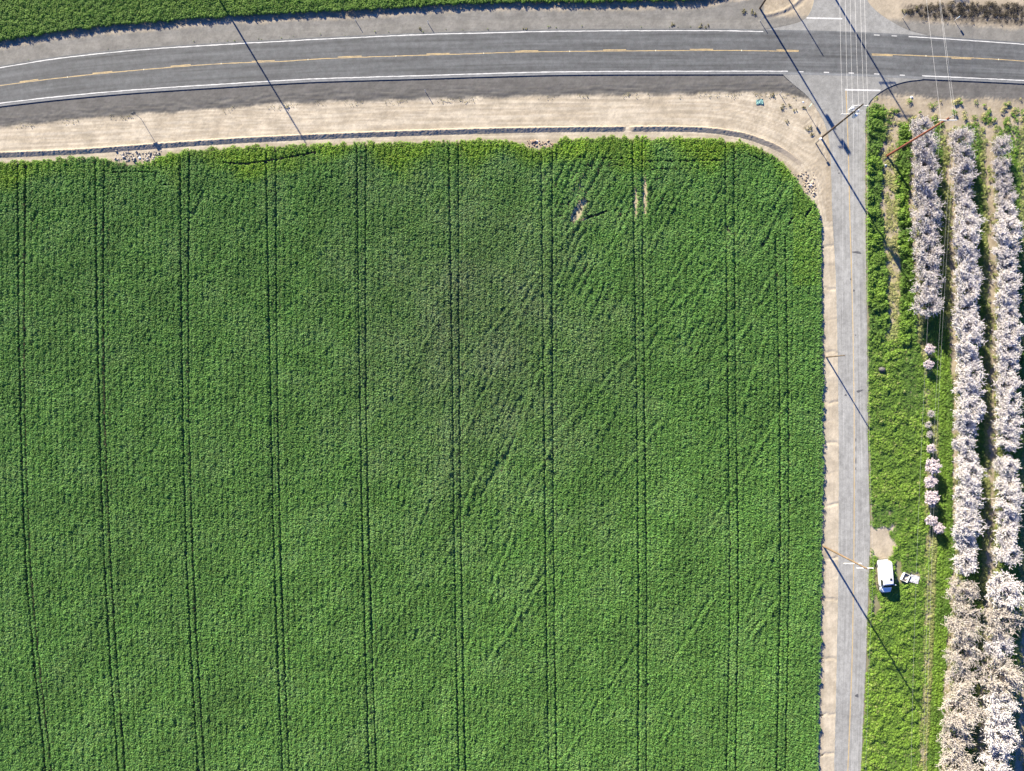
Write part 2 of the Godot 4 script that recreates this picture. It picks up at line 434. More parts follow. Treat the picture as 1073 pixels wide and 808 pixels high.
# ---------------------------------------------------------------- ground
func build_ground() -> void:
	# the far ground, one sheet to the horizon, under the detailed sheets
	var far := Soup.new()
	far.quad(Vector3(-3000, -0.12, -3000), Vector3(3000, -0.12, -3000), Vector3(3000, -0.12, 3000), Vector3(-3000, -0.12, 3000), Color(0.17, 0.16, 0.11))
	tag(obj("ground", far.mesh(), M.soil), "", "", "", "structure")
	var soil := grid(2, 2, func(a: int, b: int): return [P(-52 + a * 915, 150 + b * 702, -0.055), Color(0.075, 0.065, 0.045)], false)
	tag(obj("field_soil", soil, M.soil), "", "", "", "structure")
	# detailed sheet for both sides of the main road and the corner
	var fine := fnl(11, 0.35, 3)
	var slow := fnl(12, 0.03, 3)
	var strk := fnl(13, 1.0, 3)
	var st := 1.45
	var x0 := -50.0
	var y0 := -48.0
	var nu := int((1124.0 - x0) / st) + 1
	var nv := int((232.0 - y0) / st) + 1
	var tan_c := Color(0.41, 0.35, 0.262)
	var pale := Color(0.53, 0.467, 0.365)
	var dark_gravel := Color(0.078, 0.075, 0.072)
	var mid_gravel := Color(0.135, 0.130, 0.123)
	var north_gravel := Color(0.205, 0.198, 0.182)
	var brown := Color(0.30, 0.245, 0.17)
	var burnt := Color(0.075, 0.062, 0.05)
	var mesh := grid(nu, nv, func(a: int, b: int):
		var x := x0 + a * st
		var y := y0 + b * st
		var f := fine.get_noise_2d(x, y)
		var s := slow.get_noise_2d(x, y)
		var h := 0.018 * f
		var col := tan_c
		var yt := at(c_top, x)
		var yb := at(c_bot, x)
		if y < yt + 6.0:
			# north side
			if x < 800.0:
				var ed := at(c_north, x)
				var d := y - ed + 2.0 * s
				col = tan_c.lerp(north_gravel, smoothstep(4.0, 9.0, d + 3.0 * f))
				if d < 4.0: col = brown
				var k := strk.get_noise_2d(x * 0.03, (y - yt) * 0.7)
				col = col * (1.0 + 0.16 * k)
				h += 0.07 * smoothstep(-16.0, -3.0, y - yt) - 0.02
			else:
				col = tan_c
				# gravel along the road on the north-east side
				var d := yt - y
				col = north_gravel.lerp(tan_c, smoothstep(13.0, 20.0, d + 3.0 * s + 2.0 * f))
				h += 0.06 * smoothstep(16.0, 3.0, d) - 0.02
				if x > 940.0:
					var q := smoothstep(3.0, 7.0, y + 3.0 * f) * smoothstep(24.0, 17.0, y - (x - 950.0) * 0.06 + 4.0 * f)
					col = col.lerp(burnt, q * smoothstep(940.0, 955.0, x) * clampf(0.75 + f, 0.2, 1.0))
				if x < 860.0:
					# tyre-turned rim round the north-west corner
					var rr := Vector2(x - 792.0, (y + 18.0) * 1.55).length()
					h += 0.10 * exp(-pow((rr - 53.0) / 2.0, 2)) * (1.0 + f)
					h -= 0.06 * exp(-pow((rr - 58.0) / 2.0, 2))
					if rr < 50.0: col = col.lerp(brown, clampf(0.3 + 1.2 * f, 0.0, 0.8))
		elif y < yb + 1.5:
			h = -0.03
			col = mid_gravel
		else:
			var gy := at(c_gravel, x)
			if x > 866.0:
				var d := y - yb
				col = mid_gravel.lerp(tan_c, smoothstep(19.0, 25.0, d + 4.0 * f + 4.0 * s))
				col = col * (1.0 + 0.2 * strk.get_noise_2d(x * 0.04, d * 0.5))
				if y > 104.0: col = col.lerp(brown, clampf(0.35 + f, 0.0, 0.7))
				h -= 0.02
				if x < 913.0 and y < 120.0: h -= 0.03
			else:
				var d := y - gy + 2.5 * s + 1.2 * f
				var g := dark_gravel.lerp(mid_gravel, clampf(0.5 + 0.9 * strk.get_noise_2d(x * 0.025, (y - yb) * 0.45) + 0.5 * smoothstep(0.0, -14.0, d), 0.0, 1.0))
				# rutted lower half of the gravel
				h -= 0.02
				h += 0.09 * strk.get_noise_2d(x * 0.03 + 40.0, (y - gy) * 0.5) * smoothstep(-14.0, -8.0, d) * smoothstep(3.0, -2.0, d)
				var by := at(c_berm, x)
				var sl := (at(c_berm, x + 2.0) - at(c_berm, x - 2.0)) / 4.0
				var e := (y - by) / sqrt(1.0 + sl * sl)
				var k := strk.get_noise_2d(x * 0.008 + 9.0, e * 0.33)
				var t := tan_c.lerp(pale, clampf(0.4 + 1.7 * k + 0.6 * s, 0.0, 1.0))
				h += 0.026 * strk.get_noise_2d(x * 0.006 + 90.0, e * 0.42) * smoothstep(-40.0, -30.0, e) + 0.008 * fine.get_noise_2d(x * 0.8 + 700.0, y * 1.6)
				if x > 790.0: t = t.lerp(brown, clampf(0.9 * fine.get_noise_2d(x * 0.5 + 300.0, y * 0.5) - 0.12, 0.0, 0.5))
				col = g.lerp(t, smoothstep(-2.0, 2.5, d))
				if y > by + 8.0:
					col = t.lerp(brown, smoothstep(8.0, 13.0, y - by) * 0.5 if x < 845.0 else 0.0)
				# washed-out ditch at the end of the berm
				if x > 828.0 and x < 862.0 and y > 168.0 and y < 222.0:
					var q := Vector2(x - 846.0, y - 196.0)
					h += 0.11 * fine.get_noise_2d(x * 1.3 + 50.0, y * 0.8) * clampf(1.3 - q.length() / 22.0, 0.0, 1.0)
		if y > 142.0 and x < 862.0 and Geometry2D.is_point_in_polygon(Vector2(x, y - 1.5), field_edge):
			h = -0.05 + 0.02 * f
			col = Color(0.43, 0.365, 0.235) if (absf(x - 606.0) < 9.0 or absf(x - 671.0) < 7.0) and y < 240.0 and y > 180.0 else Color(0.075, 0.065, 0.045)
		# the dirt meets the west edge of the side road nearly flush
		if y > yb + 3.0 and x < 900.0:
			var rise := smoothstep(26.0, 0.0, at(c_sideL, y) - x)
			h += rise * (side_h(x, y) - 0.012) * smoothstep(yb + 3.0, yb + 16.0, y)
		# under the paved roads the sheet stays low
		if y > yb - 4.0 and x > at(c_sideL, y) + 1.0 and x < at(c_sideR, y) - 1.0: h = -0.03
		if y < yt + 4.0 and x > at(c_legL, y) + 1.0 and x < at(c_legR, y) - 1.0: h = -0.03
		return [P(x, y, h), col * (1.0 + 0.10 * f + 0.06 * s)])
	tag(obj("roadside_dirt", mesh, M.soil), "", "", "", "structure")
	# detailed sheet for the sandy shoulder, the verge and the orchard floor
	x0 = 852.0
	y0 = 229.0
	nu = int((1124.0 - x0) / st) + 1
	nv = int((856.0 - y0) / st) + 1
	var straw := Color(0.36, 0.32, 0.15)
	var green := Color(0.085, 0.14, 0.028)
	var mesh2 := grid(nu, nv, func(a: int, b: int):
		var x := x0 + a * st
		var y := y0 + b * st
		var f := fine.get_noise_2d(x, y)
		var s := slow.get_noise_2d(x, y)
		var h := 0.015 * f
		var col := pale
		var xl := at(c_sideL, y)
		var xr := at(c_sideR, y)
		if x < xl + 2.0:
			# rain rills run across the sandy shoulder
			var cell := floorf(y / 27.0)
			var yc := (cell + 0.5 + 0.28 * sin(cell * 7.3)) * 27.0 + 3.0 * slow.get_noise_2d(x * 2.0, cell * 90.0)
			var r := exp(-pow((y - yc) / 0.9, 2)) * clampf(0.6 + 0.6 * sin(cell * 3.1), 0.1, 1.0)
			h -= 0.11 * r
			h += 0.012 * strk.get_noise_2d(x * 0.55, y * 0.03)
			col = tan_c.lerp(pale, clampf(0.6 + 0.5 * strk.get_noise_2d(x * 0.5, y * 0.02) + 0.4 * s, 0.0, 1.0))
			if x < xl - 12.5: col = col.lerp(brown, 0.4)
		elif x > xr - 1.0:
			col = orchard_tone(x, y, f, s, tan_c, brown, straw, green)
			h = 0.03 * f - 0.02
		if x > xl + 1.0 and x < xr - 1.0: h = -0.03
		return [P(x, y, h), col * (1.0 + 0.10 * f + 0.06 * s)])
	tag(obj("verge_soil", mesh2, M.soil), "", "", "", "structure")

func orchard_tone(x: float, y: float, f: float, s: float, tan_c: Color, brown: Color, straw: Color, green: Color) -> Color:
	var u := x - lean(y)
	if u < 952.0:
		if y < 362.0 and u > 922.0 and u < 945.0: return tan_c.lerp(straw, clampf(0.4 + f + s, 0.0, 0.8))
		if in_ellipse(x, y, 924.0, 566.0, 15.0, 22.0) > -0.1: return tan_c.lerp(Color(0.5, 0.43, 0.33), 0.4)
		return brown.lerp(green, 0.35)
	# tilled strips along the tree lines, grass between them
	var d := 99.0
	for k in 4:
		d = minf(d, absf(u - (959.0 + 40.6 * k)))
	var t := smoothstep(3.5, 7.5, d + 3.0 * f + 2.5 * s)
	if u < 985.0 and y > 362.0: t = clampf(0.35 + 0.7 * f + 0.6 * s, 0.0, 1.0)
	return tan_c.lerp(brown, clampf(0.3 + f, 0.0, 1.0)).lerp(straw.lerp(green, clampf(0.55 + f, 0.0, 1.0)), t)

# ---------------------------------------------------------------- roads
func build_roads() -> void:
	var strk := fnl(31, 1.0, 3)
	var slow := fnl(32, 0.02, 3)
	var fine := fnl(33, 0.3, 3)
	var n := 420
	var nv := 33
	var mesh := grid(n, nv + 2, func(a: int, b: int):
		var x := lerpf(-50.0, 1122.0, a / float(n - 1))
		var ya := at(c_top, x) - 2.2
		var yb := at(c_bot, x) + 3.2
		var v := clampf((b - 1.0) / (nv - 1.0), 0.0, 1.0)
		var y := lerpf(ya, yb, v)
		var h := 0.09
		if b == 0 or b == nv + 1: h = -0.04
		# lanes: oil-dark middles, paler polished wheel paths
		var w := (v - 0.04) / 0.88
		var lane := fposmod(w * 2.0, 1.0)
		var wheel := exp(-pow((lane - 0.24) / 0.09, 2)) + exp(-pow((lane - 0.76) / 0.09, 2))
		var base := 0.122 + 0.045 * strk.get_noise_2d(x * 0.010, v * 22.0) - 0.016 * wheel + 0.012 * exp(-pow((lane - 0.5) / 0.12, 2))
		base += 0.014 * slow.get_noise_2d(x, y) + 0.012 * fine.get_noise_2d(x * 0.35, y * 0.5) + 0.010 * strk.get_noise_2d(x * 0.006 + 30.0, v * 60.0)
		# the seam strip outside the south edge line is older, paler asphalt
		if v > 0.945: base = 0.21
		if v < 0.03: base = 0.17
		var cross := smoothstep(795.0, 850.0, x) * smoothstep(965.0, 915.0, x)
		base = lerpf(base, base * 1.22 + 0.02 * fine.get_noise_2d(x * 0.3, y * 0.3), cross * 0.5)
		return [P(x, y, h), Color(base * 0.955, base, base * 1.03)], false)
	var road := obj("main_road", mesh, M.road)
	tag(road, "", "", "", "structure")
	for q in [[c_top, -45.0, 799.6, 0.0, 0.95], [c_bot, -45.0, 825.3, 0.0, 1.0], [c_top, 951.9, 1118.0, 0.0, 0.95], [c_bot, 966.0, 1118.0, 0.0, 1.0]]:
		obj("edge_line", stripe_x(q[0], q[1], q[2], q[3], q[4], 0.0945, 0.35, int(q[1] + 99)), M.white, road)
	for q in [[-45.0, 836.7], [913.0, 1118.0]]:
		obj("centre_line", stripe_x(c_mid, q[0], q[1], 0.0, 0.78, 0.0945, 0.3, int(q[0] + 199)), M.yellow, road)
	for q in [[-58.0, -37.0], [21.0, 40.5], [97.3, 118.0], [179.0, 200.0], [264.0, 288.0], [354.0, 379.0], [447.0, 471.0], [539.5, 564.0], [631.7, 656.0], [722.6, 747.0], [813.5, 836.7], [913.3, 935.0], [996.7, 1017.6], [1086.0, 1107.0]]:
		var off := -1.15 if q[0] < 840.0 else 1.15
		obj("centre_dash", stripe_x(c_mid, q[0], q[1], off, 0.9, 0.0945, 0.3, int(q[0] + 299)), M.yellow, road)
	for q in [[836.2, 841.8], [863.0, 868.5], [889.0, 894.5], [915.8, 921.2], [942.5, 948.0]]:
		obj("lane_dash", stripe_x(c_bot, q[0], q[1], 0.3, 1.0, 0.0945, 0.1), M.white, road)
	for q in [[915.5, 921.5], [934.0, 939.5]]:
		obj("lane_dash", stripe_x(c_top, q[0], q[1], 0.2, 1.0, 0.0945, 0.1), M.worn_white, road)
	var tar := mat(0.08, 0.08, 0.082, 0.6)
	for q in [[120.0, 0.05, 0.5], [206.0, 0.5, 0.97], [371.0, 0.1, 0.95], [388.0, 0.55, 0.95], [470.0, 0.05, 0.55], [590.0, 0.5, 0.95], [668.0, 0.05, 0.95], [760.0, 0.5, 0.9], [1008.0, 0.1, 0.9], [1052.0, 0.05, 0.5]]:
		var cs := Soup.new()
		var last := []
		for k in 15:
			var x = q[0] + 2.2 * fine.get_noise_2d(k * 5.0, q[0])
			var y := lerpf(at(c_top, x), at(c_bot, x), lerpf(q[1], q[2], k / 14.0))
			var now := [P(x - 0.13, y, 0.0935), P(x + 0.13, y, 0.0935)]
			if k > 0: cs.quad(last[0], last[1], now[1], now[0])
			last = now
		obj("crack_seal", cs.mesh(), tar, road)
	# raised reflective studs on the centre line
	var stud := Soup.new()
	stud.box(Vector3.ZERO, Vector3(0.11, 0.02, 0.24), Basis.IDENTITY, Color(0.7, 0.66, 0.5), 0.008)
	var stud_mesh := stud.mesh()
	for x in [71.0, 151.0, 232.0, 323.0, 415.0, 507.0, 597.0, 687.0, 777.0, 970.0, 1046.0]:
		var o := obj("road_stud", stud_mesh, M.plain, road)
		o.position = P(x, at(c_mid, x), 0.104)
	# side road, south leg
	n = 400
	nv = 34
	var south := grid(n, nv + 2, func(a: int, b: int):
		var t := a / float(n - 1)
		var y := lerpf(75.0, 852.0, pow(t, 1.25))
		var xa := at(c_sideL, y) + 0.5 * fine.get_noise_2d(y, 5.0)
		var xb := at(c_sideR, y) + 0.5 * fine.get_noise_2d(y, 95.0)
		var v := clampf((b - 1.0) / (nv - 1.0), 0.0, 1.0)
		var x := lerpf(xa, xb, v)
		var h := side_h(x, y)
		if b == 0 or b == nv + 1: h = -0.04
		var u := x - at(c_sideY, maxf(y, 90.0))
		var base := 0.325 + 0.07 * strk.get_noise_2d(u * 0.55, y * 0.006) + 0.05 * slow.get_noise_2d(x * 2.0, y) + 0.035 * fine.get_noise_2d(x * 0.4, y * 0.4) + 0.03 * strk.get_noise_2d(u * 0.25 + 70.0, y * 0.02)
		var mouth := smoothstep(125.0, 85.0, y)
		base = lerpf(base, 0.29 + 0.035 * fine.get_noise_2d(x * 0.25, y * 0.25), mouth)
		if y < 160.0: base *= 0.93
		return [P(x, y, h), Color(base, base, base * 0.955)], false)
	var side := obj("side_road", south, M.road)
	tag(side, "", "", "", "structure")
	obj("centre_line", stripe_y(c_sideY, 95.2, 850.0, 0.95, func(x: float, y: float): return side_h(x, y) + 0.0045), M.yellow, side)
	var bar := grid(8, 2, func(a: int, b: int):
		var x := lerpf(885.2, 922.4, a / 7.0)
		var y := 93.4 + (x - 885.0) * 0.02 + b * 1.7
		return [P(x, y, side_h(x, y) + 0.005), Color.WHITE], false)
	obj("stop_bar", bar, M.white, side)
	# tar patches and stains
	var blot := mat(0.088, 0.088, 0.09, 0.6)
	for q in [[897.8, 729.0, 1.9, 1.7, 0.2], [897.6, 264.6, 5.2, 1.2, 0.12], [891.9, 292.6, 1.2, 1.4, 0.3], [894.6, 304.6, 1.0, 1.2, 0.3], [900.5, 409.8, 3.4, 1.2, -0.3], [886.0, 414.0, 1.3, 0.9, 0.0], [879.0, 181.5, 0.9, 0.8, 0.0], [878.0, 178.3, 0.7, 0.6, 0.0], [896.5, 351.3, 0.7, 0.7, 0.0],
			[896.6, 461.0, 0.45, 2.2, 0.0], [896.6, 470.5, 0.4, 3.0, 0.0], [896.6, 483.0, 0.45, 3.5, 0.0], [896.5, 491.0, 0.5, 1.4, 0.0]]:
		var s := Soup.new()
		var k := 14
		for e in k:
			var p := []
			for w in [e, e + 1]:
				var t: float = TAU * (w % k) / k
				var r := 1.0 + 0.22 * sin(t * 3.0 + q[0])
				var d := Vector2(cos(t) * q[2] * r, sin(t) * q[3] * r).rotated(q[4])
				p.append(P(q[0] + d.x, q[1] + d.y, side_h(0, q[1] + d.y) + 0.004))
			s.tri(P(q[0], q[1], side_h(0, q[1]) + 0.004), p[0], p[1])
		obj("tar_patch", s.mesh(), blot, side)
	# side road, north leg
	var north := grid(90, 26, func(a: int, b: int):
		var y := lerpf(-48.0, 37.5, a / 89.0)
		var v := clampf((b - 1.0) / 23.0, 0.0, 1.0)
		var x := lerpf(at(c_legL, y), at(c_legR, y), v)
		var h := 0.084
		if b == 0 or b == 25: h = -0.04
		var base := 0.30 + 0.03 * fine.get_noise_2d(x * 0.25, y * 0.25) + 0.03 * strk.get_noise_2d(x * 0.2, y * 0.02)
		return [P(x, y, h), Color(base, base, base * 0.955)], false)
	var leg := obj("side_road", north, M.road)
	tag(leg, "", "", "", "structure")
	var bar2 := grid(8, 2, func(a: int, b: int):
		var x := lerpf(845.0, 882.4, a / 7.0)
		return [P(x, 18.3 + (x - 845.0) * 0.02 + b * 1.6, 0.0885), Color.WHITE], false)
	obj("stop_bar", bar2, M.white, leg)

# ---------------------------------------------------------------- soil ridge between the dirt track and the field
func build_berm() -> void:
	var lump := fnl(41, 0.7, 3)
	for seg in [[-48.0, 656.2], [658.6, 842.0]]:
		var n := int((seg[1] - seg[0]) / 1.3)
		var mesh := grid(n, 13, func(a: int, b: int):
			var x := lerpf(seg[0], seg[1], a / float(n - 1))
			var y := at(c_berm, x)
			var sl := (at(c_berm, x + 1.0) - at(c_berm, x - 1.0)) / 2.0
			var nrm := Vector2(-sl, 1.0).normalized()
			var t := (b - 6) / 6.0
			var wide := 2.3 if t < 0.0 else 4.9
			var tap := clampf(minf(a, n - 1 - a) / 4.0, 0.0, 1.0)
			if seg[0] > 0.0: tap = minf(tap, clampf((n - 1 - a) / 24.0, 0.0, 1.0)) if a > n / 2 else tap
			var prof := 1.0 - smoothstep(0.0, 1.0, absf(t) if t < 0.0 else t * 0.92) if t < 0.0 else 1.0 - t
			var hgt := 0.32 * (1.0 + 0.12 * lump.get_noise_2d(x, 3.0)) * tap
			var h := hgt * prof + 0.06 * sqrt(maxf(prof, 0.0)) * lump.get_noise_2d(x, t * 6.0 + 50.0) * tap - 0.03
			var e := 0.5 * lump.get_noise_2d(x * 0.6, 200.0)
			var px := x + nrm.x * (t * wide)
			var py := y + nrm.y * (t * wide) + e
			var k := 1.0 + 0.25 * lump.get_noise_2d(px * 0.7, py * 0.9 + 400.0)
			return [P(px, py, h), Color(0.40, 0.34, 0.262) * k])
		tag(obj("soil_berm", mesh, M.soil), "", "", "", "structure")

# ---------------------------------------------------------------- crop
func track_x(t: Array, y: float) -> float:
	return at([165.0, t[0], 400.0, t[1], 610.0, t[2], 808.0, t[3]], y)

func build_crop() -> void:
	var tufts := [make_plant(101, 34, 0.19, 0.115, 0.045), make_plant(102, 34, 0.18, 0.105, 0.047), make_plant(103, 32, 0.20, 0.12, 0.043)]
	var n_a := fnl(51, 0.9, 2)       # plant-scale lumps (metres)
	var n_b := fnl(52, 0.25, 2)
	var n_c := fnl(53, 0.018, 3)     # patches of tone
	var n_d := fnl(54, 1.0, 2)       # streaks of leaning plants
	var step := 0.215
	# where the stand is thin or lodged: x, y, radius x, radius y, strength
	var thin := [[520, 495, 22, 50, 1.0], [540, 430, 34, 50, 0.6], [495, 390, 22, 70, 0.45], [560, 330, 50, 60, 0.45], [620, 205, 120, 60, 0.8], [760, 215, 110, 60, 0.75], [820, 240, 50, 60, 0.7],
		[650, 290, 80, 50, 0.7], [720, 340, 60, 80, 0.6], [430, 570, 34, 50, 0.4], [450, 540, 18, 22, 0.7], [520, 560, 40, 40, 0.4], [650, 480, 60, 70, 0.45], [705, 690, 22, 25, 0.55], [438, 665, 8, 16, 0.8],
		[743, 408, 8, 14, 0.8], [210, 200, 9, 26, 0.8], [37, 225, 8, 24, 0.7], [460, 205, 60, 40, 0.5], [845, 690, 14, 70, 0.5], [848, 420, 12, 140, 0.4], [840, 300, 20, 60, 0.6], [140, 570, 60, 40, 0.25]]
	var bare := [[605, 222, 4.5, 14, 0.45], [612, 212, 4, 4, 0.0], [666, 210, 1.8, 16, 0.0], [675.5, 203, 2.2, 20, 0.0], [845, 225, 2.0, 7, 0.5], [828, 232, 1.5, 6, 0.5]]
	var cuts := [[PackedVector2Array([Vector2(235, 171.5), Vector2(262, 172), Vector2(290, 168), Vector2(331, 160.5)]), 1.3], [PackedVector2Array([Vector2(118, 182), Vector2(140, 180.5), Vector2(165, 181.5)]), 0.8],
		[PackedVector2Array([Vector2(165, 194.5), Vector2(192, 194.5)]), 0.5], [PackedVector2Array([Vector2(590, 165.5), Vector2(660, 167)]), 0.5], [PackedVector2Array([Vector2(672, 170), Vector2(757, 168.5)]), 0.8],
		[PackedVector2Array([Vector2(595, 174), Vector2(655, 174)]), 0.5], [PackedVector2Array([Vector2(675, 178), Vector2(730, 177.5)]), 0.6], [PackedVector2Array([Vector2(770, 160), Vector2(785, 163), Vector2(800, 170)]), 0.7],
		[PackedVector2Array([Vector2(672, 159.5), Vector2(750, 160)]), 0.4], [PackedVector2Array([Vector2(610, 231), Vector2(635, 222)]), 1.6]]
	# long soft edges left by drilling and wind: x, y, x, y, least x, most x, strength
	var ridges := [[556, 308, 478, 470, 478, 556, 0.22], [752, 272, 590, 446, 590, 752, 0.22], [640, 430, 560, 600, 560, 640, 0.16], [735, 560, 600, 770, 600, 735, 0.12], [472, 545, 392, 690, 392, 472, 0.2], [690, 175, 640, 262, 640, 690, 0.25], [725, 178, 676, 268, 676, 725, 0.28], [705, 176, 655, 268, 655, 705, 0.22], [610, 250, 555, 380, 555, 610, 0.2], [800, 320, 745, 420, 745, 800, 0.14], [560, 600, 500, 740, 500, 560, 0.12]]
	# small patches beaten flat
	var pits := [[521, 491, 3.2, 10], [513, 503, 3.0, 10], [507, 516, 2.0, 6], [547, 428, 1.8, 7], [452, 524, 1.7, 4], [520, 556, 1.6, 6], [436, 664, 1.8, 8], [742, 406, 1.8, 6], [212, 208, 2.0, 9], [205, 222, 1.8, 8], [38, 228, 1.8, 8], [508, 408, 1.8, 6]]
	var pick := RandomNumberGenerator.new()
	pick.seed = 412
	for k in 34:
		var bx := pick.randf_range(430.0, 835.0)
		var by := pick.randf_range(170.0, 560.0) if k < 24 else pick.randf_range(480.0, 740.0)
		var ang := deg_to_rad(pick.randf_range(50.0, 72.0))
		var ln := pick.randf_range(40.0, 170.0)
		var ex := bx - cos(ang) * ln
		ridges.append([bx, by, ex, by + sin(ang) * ln, ex, bx, pick.randf_range(0.12, 0.34)])
	var xf := [[], [], []]
	var cl := [PackedColorArray(), PackedColorArray(), PackedColorArray()]
	var zx0 := P(-48, 0).x
	var zx1 := P(863, 0).x
	var z := P(0, 142).z
	var z1 := P(0, 848).z
	var ca := cos(deg_to_rad(-63.0))
	var sa := sin(deg_to_rad(-63.0))
	while z < z1:
		var py := z * PXM + CY
		var tx := PackedFloat32Array()
		var t0 := 158.0 if true else 0.0
		for p in trams.size():
			if p == 9 and py < 245.0: continue
			for t in trams[p]:
				if py > t0 - 8.0: tx.append(track_x(t, py))
		var x := zx0
		while x < zx1:
			var jx := x + (rng.randf() - 0.5) * step * 1.1
			var jz := z + (rng.randf() - 0.5) * step * 1.1
			x += step
			var px := jx * PXM + CX
			var qy := jz * PXM + CY
			var wob := 2.0 * n_b.get_noise_2d(jx * 2.0, jz * 2.0)
			if (px > 835.0 or qy < 225.0) and not Geometry2D.is_point_in_polygon(Vector2(px + wob, qy + 1.6 * wob + 1.6 * n_a.get_noise_2d(jx * 1.3, jz * 0.4)), field_edge): continue
			var hc := 0.52 * (1.0 + 0.22 * n_a.get_noise_2d(jx, jz) + 0.16 * n_b.get_noise_2d(jx, jz))
			# sown in rows, faintly
			hc *= 1.0 + 0.10 * sin((px - 14.0 * pow((qy - 160.0) / 648.0, 2.0) * (1.0 - px / 600.0)) * 1.02)
			# wheel tracks
			var near := 99.0
			for t in tx: near = minf(near, absf(px - t + 0.35 * n_b.get_noise_2d(jz, 7.0)))
			if near < 1.35 and rng.randf() < 0.25: continue
			var crushed: bool = near < 1.35
			# thin stand
			var m := 0.0
			for e in thin:
				var dx: float = (px - e[0]) / e[2]
				if absf(dx) > 1.6: continue
				var dy: float = (qy - e[1]) / e[3]
				if absf(dy) > 1.6: continue
				m = maxf(m, e[4] * exp(-1.2 * (dx * dx + dy * dy)))
			var al := jx * ca + jz * sa
			var ac := -jx * sa + jz * ca
			var sn := n_d.get_noise_2d(al * 0.09, ac * 1.05)
			# uneven: patches of streaks with undisturbed crop between
			m *= clampf(0.45 + 1.9 * n_b.get_noise_2d(jx * 0.35 + 300.0, jz * 0.35), 0.0, 1.15)
			for e in ridges:
				if px < e[4] - 12.0 or px > e[5] + 12.0: continue
				var a := Vector2(e[0], e[1])
				var b := Vector2(e[2], e[3])
				var c := Geometry2D.get_closest_point_to_segment(Vector2(px, qy), a, b)
				var d := (Vector2(px, qy) - c).dot(Vector2(b.y - a.y, a.x - b.x).normalized()) + 2.0 * n_b.get_noise_2d(jx, jz)
				if Vector2(px, qy).distance_to(c) < 9.0: hc *= 1.0 + e[6] * (exp(-pow((d - 1.6) / 1.7, 2)) - exp(-pow((d + 1.8) / 1.9, 2)))
			for e in pits:
				var d := Vector2(px - e[0] + 2.5 * n_b.get_noise_2d(jx * 2.0, jz * 2.0), qy - e[1]).rotated(-0.4)
				if pow(d.x / e[2], 2) + pow(d.y / e[3], 2) < 1.0: hc *= 0.35
			if m > 0.08:
				var dip := smoothstep(0.05, -0.32, sn + 0.25 - 0.55 * m)
				hc *= 1.0 - 0.36 * dip * minf(1.0, m * 1.6)
				if dip > 0.8 and m > 0.55 and rng.randf() < 0.3: continue
				hc *= 1.0 + 0.18 * maxf(sn, 0.0) * m
			else:
				hc *= 1.0 + 0.14 * sn
			if crushed: hc = 0.13 + 0.05 * rng.randf()
			var skip := false
			if qy < 260.0:
				for e in bare:
					var d := Vector2(px - e[0], qy - e[1]).rotated(-e[4])
					if pow(d.x / e[2], 2) + pow(d.y / e[3], 2) < 1.0 + 0.6 * n_b.get_noise_2d(jx * 3.0, jz * 3.0):
						skip = true
				for e in cuts:
					var pl: PackedVector2Array = e[0]
					for k in pl.size() - 1:
						if Geometry2D.get_closest_point_to_segment(Vector2(px, qy), pl[k], pl[k + 1]).distance_to(Vector2(px, qy)) < e[1]: skip = true
			if skip: continue
			# tone: duller and browner in the middle of the field, fresher along the top edge
			var tone := n_c.get_noise_2d(px, qy)
			var dull := clampf(exp(-pow((px - 500.0) / 130.0, 2) - pow((qy - 350.0) / 170.0, 2)) * 0.75 + 0.5 * tone, 0.0, 1.0)
			var edge := clampf(1.0 - (qy - 150.0 - 0.02 * absf(px - 600.0)) / 28.0 + 1.2 * n_b.get_noise_2d(jx * 0.3, jz * 0.3), 0.0, 1.0) if qy < 205.0 else 0.0
			if px > 830.0 and qy < 300.0: edge = maxf(edge, 0.35)
			var col := Color(0.113, 0.258, 0.050)
			col = col.lerp(Color(0.142, 0.215, 0.088), dull)
			col = col.lerp(Color(0.170, 0.305, 0.020), minf(1.0, edge * 1.1))
			var v := rng.randf_range(0.86, 1.14) * (1.0 + 0.22 * tone) * (1.0 + 0.16 * n_d.get_noise_2d(al * 0.022 + 40.0, ac * 0.11))
			col = Color(col.r * v * rng.randf_range(0.88, 1.15), col.g * v, col.b * v * rng.randf_range(0.85, 1.15))
			var w := rng.randi() % 3
			var s := rng.randf_range(0.75, 1.2)
			var b := Basis(Vector3.UP, rng.randf() * TAU).scaled(Vector3(s, hc / 0.5 * rng.randf_range(0.86, 1.14), s))
			xf[w].append(Transform3D(b, Vector3(jx, -0.03, jz)))
			cl[w].append(col)
		z += step
	var crop := thing("crop_field", "large green leafy field crop with paired wheel tracks beside the side road", "crop")
	crop.set_meta("kind", "stuff")
	var total := 0
	for k in 3:
		total += xf[k].size()
		tag(multi("foliage", tufts[k], M.leaf, xf[k], cl[k], crop), "", "", "", "stuff")
	print("crop tufts ", total)
	# the crop beyond the main road
	xf = [[], [], []]
	cl = [PackedColorArray(), PackedColorArray(), PackedColorArray()]
	z = P(0, -48).z
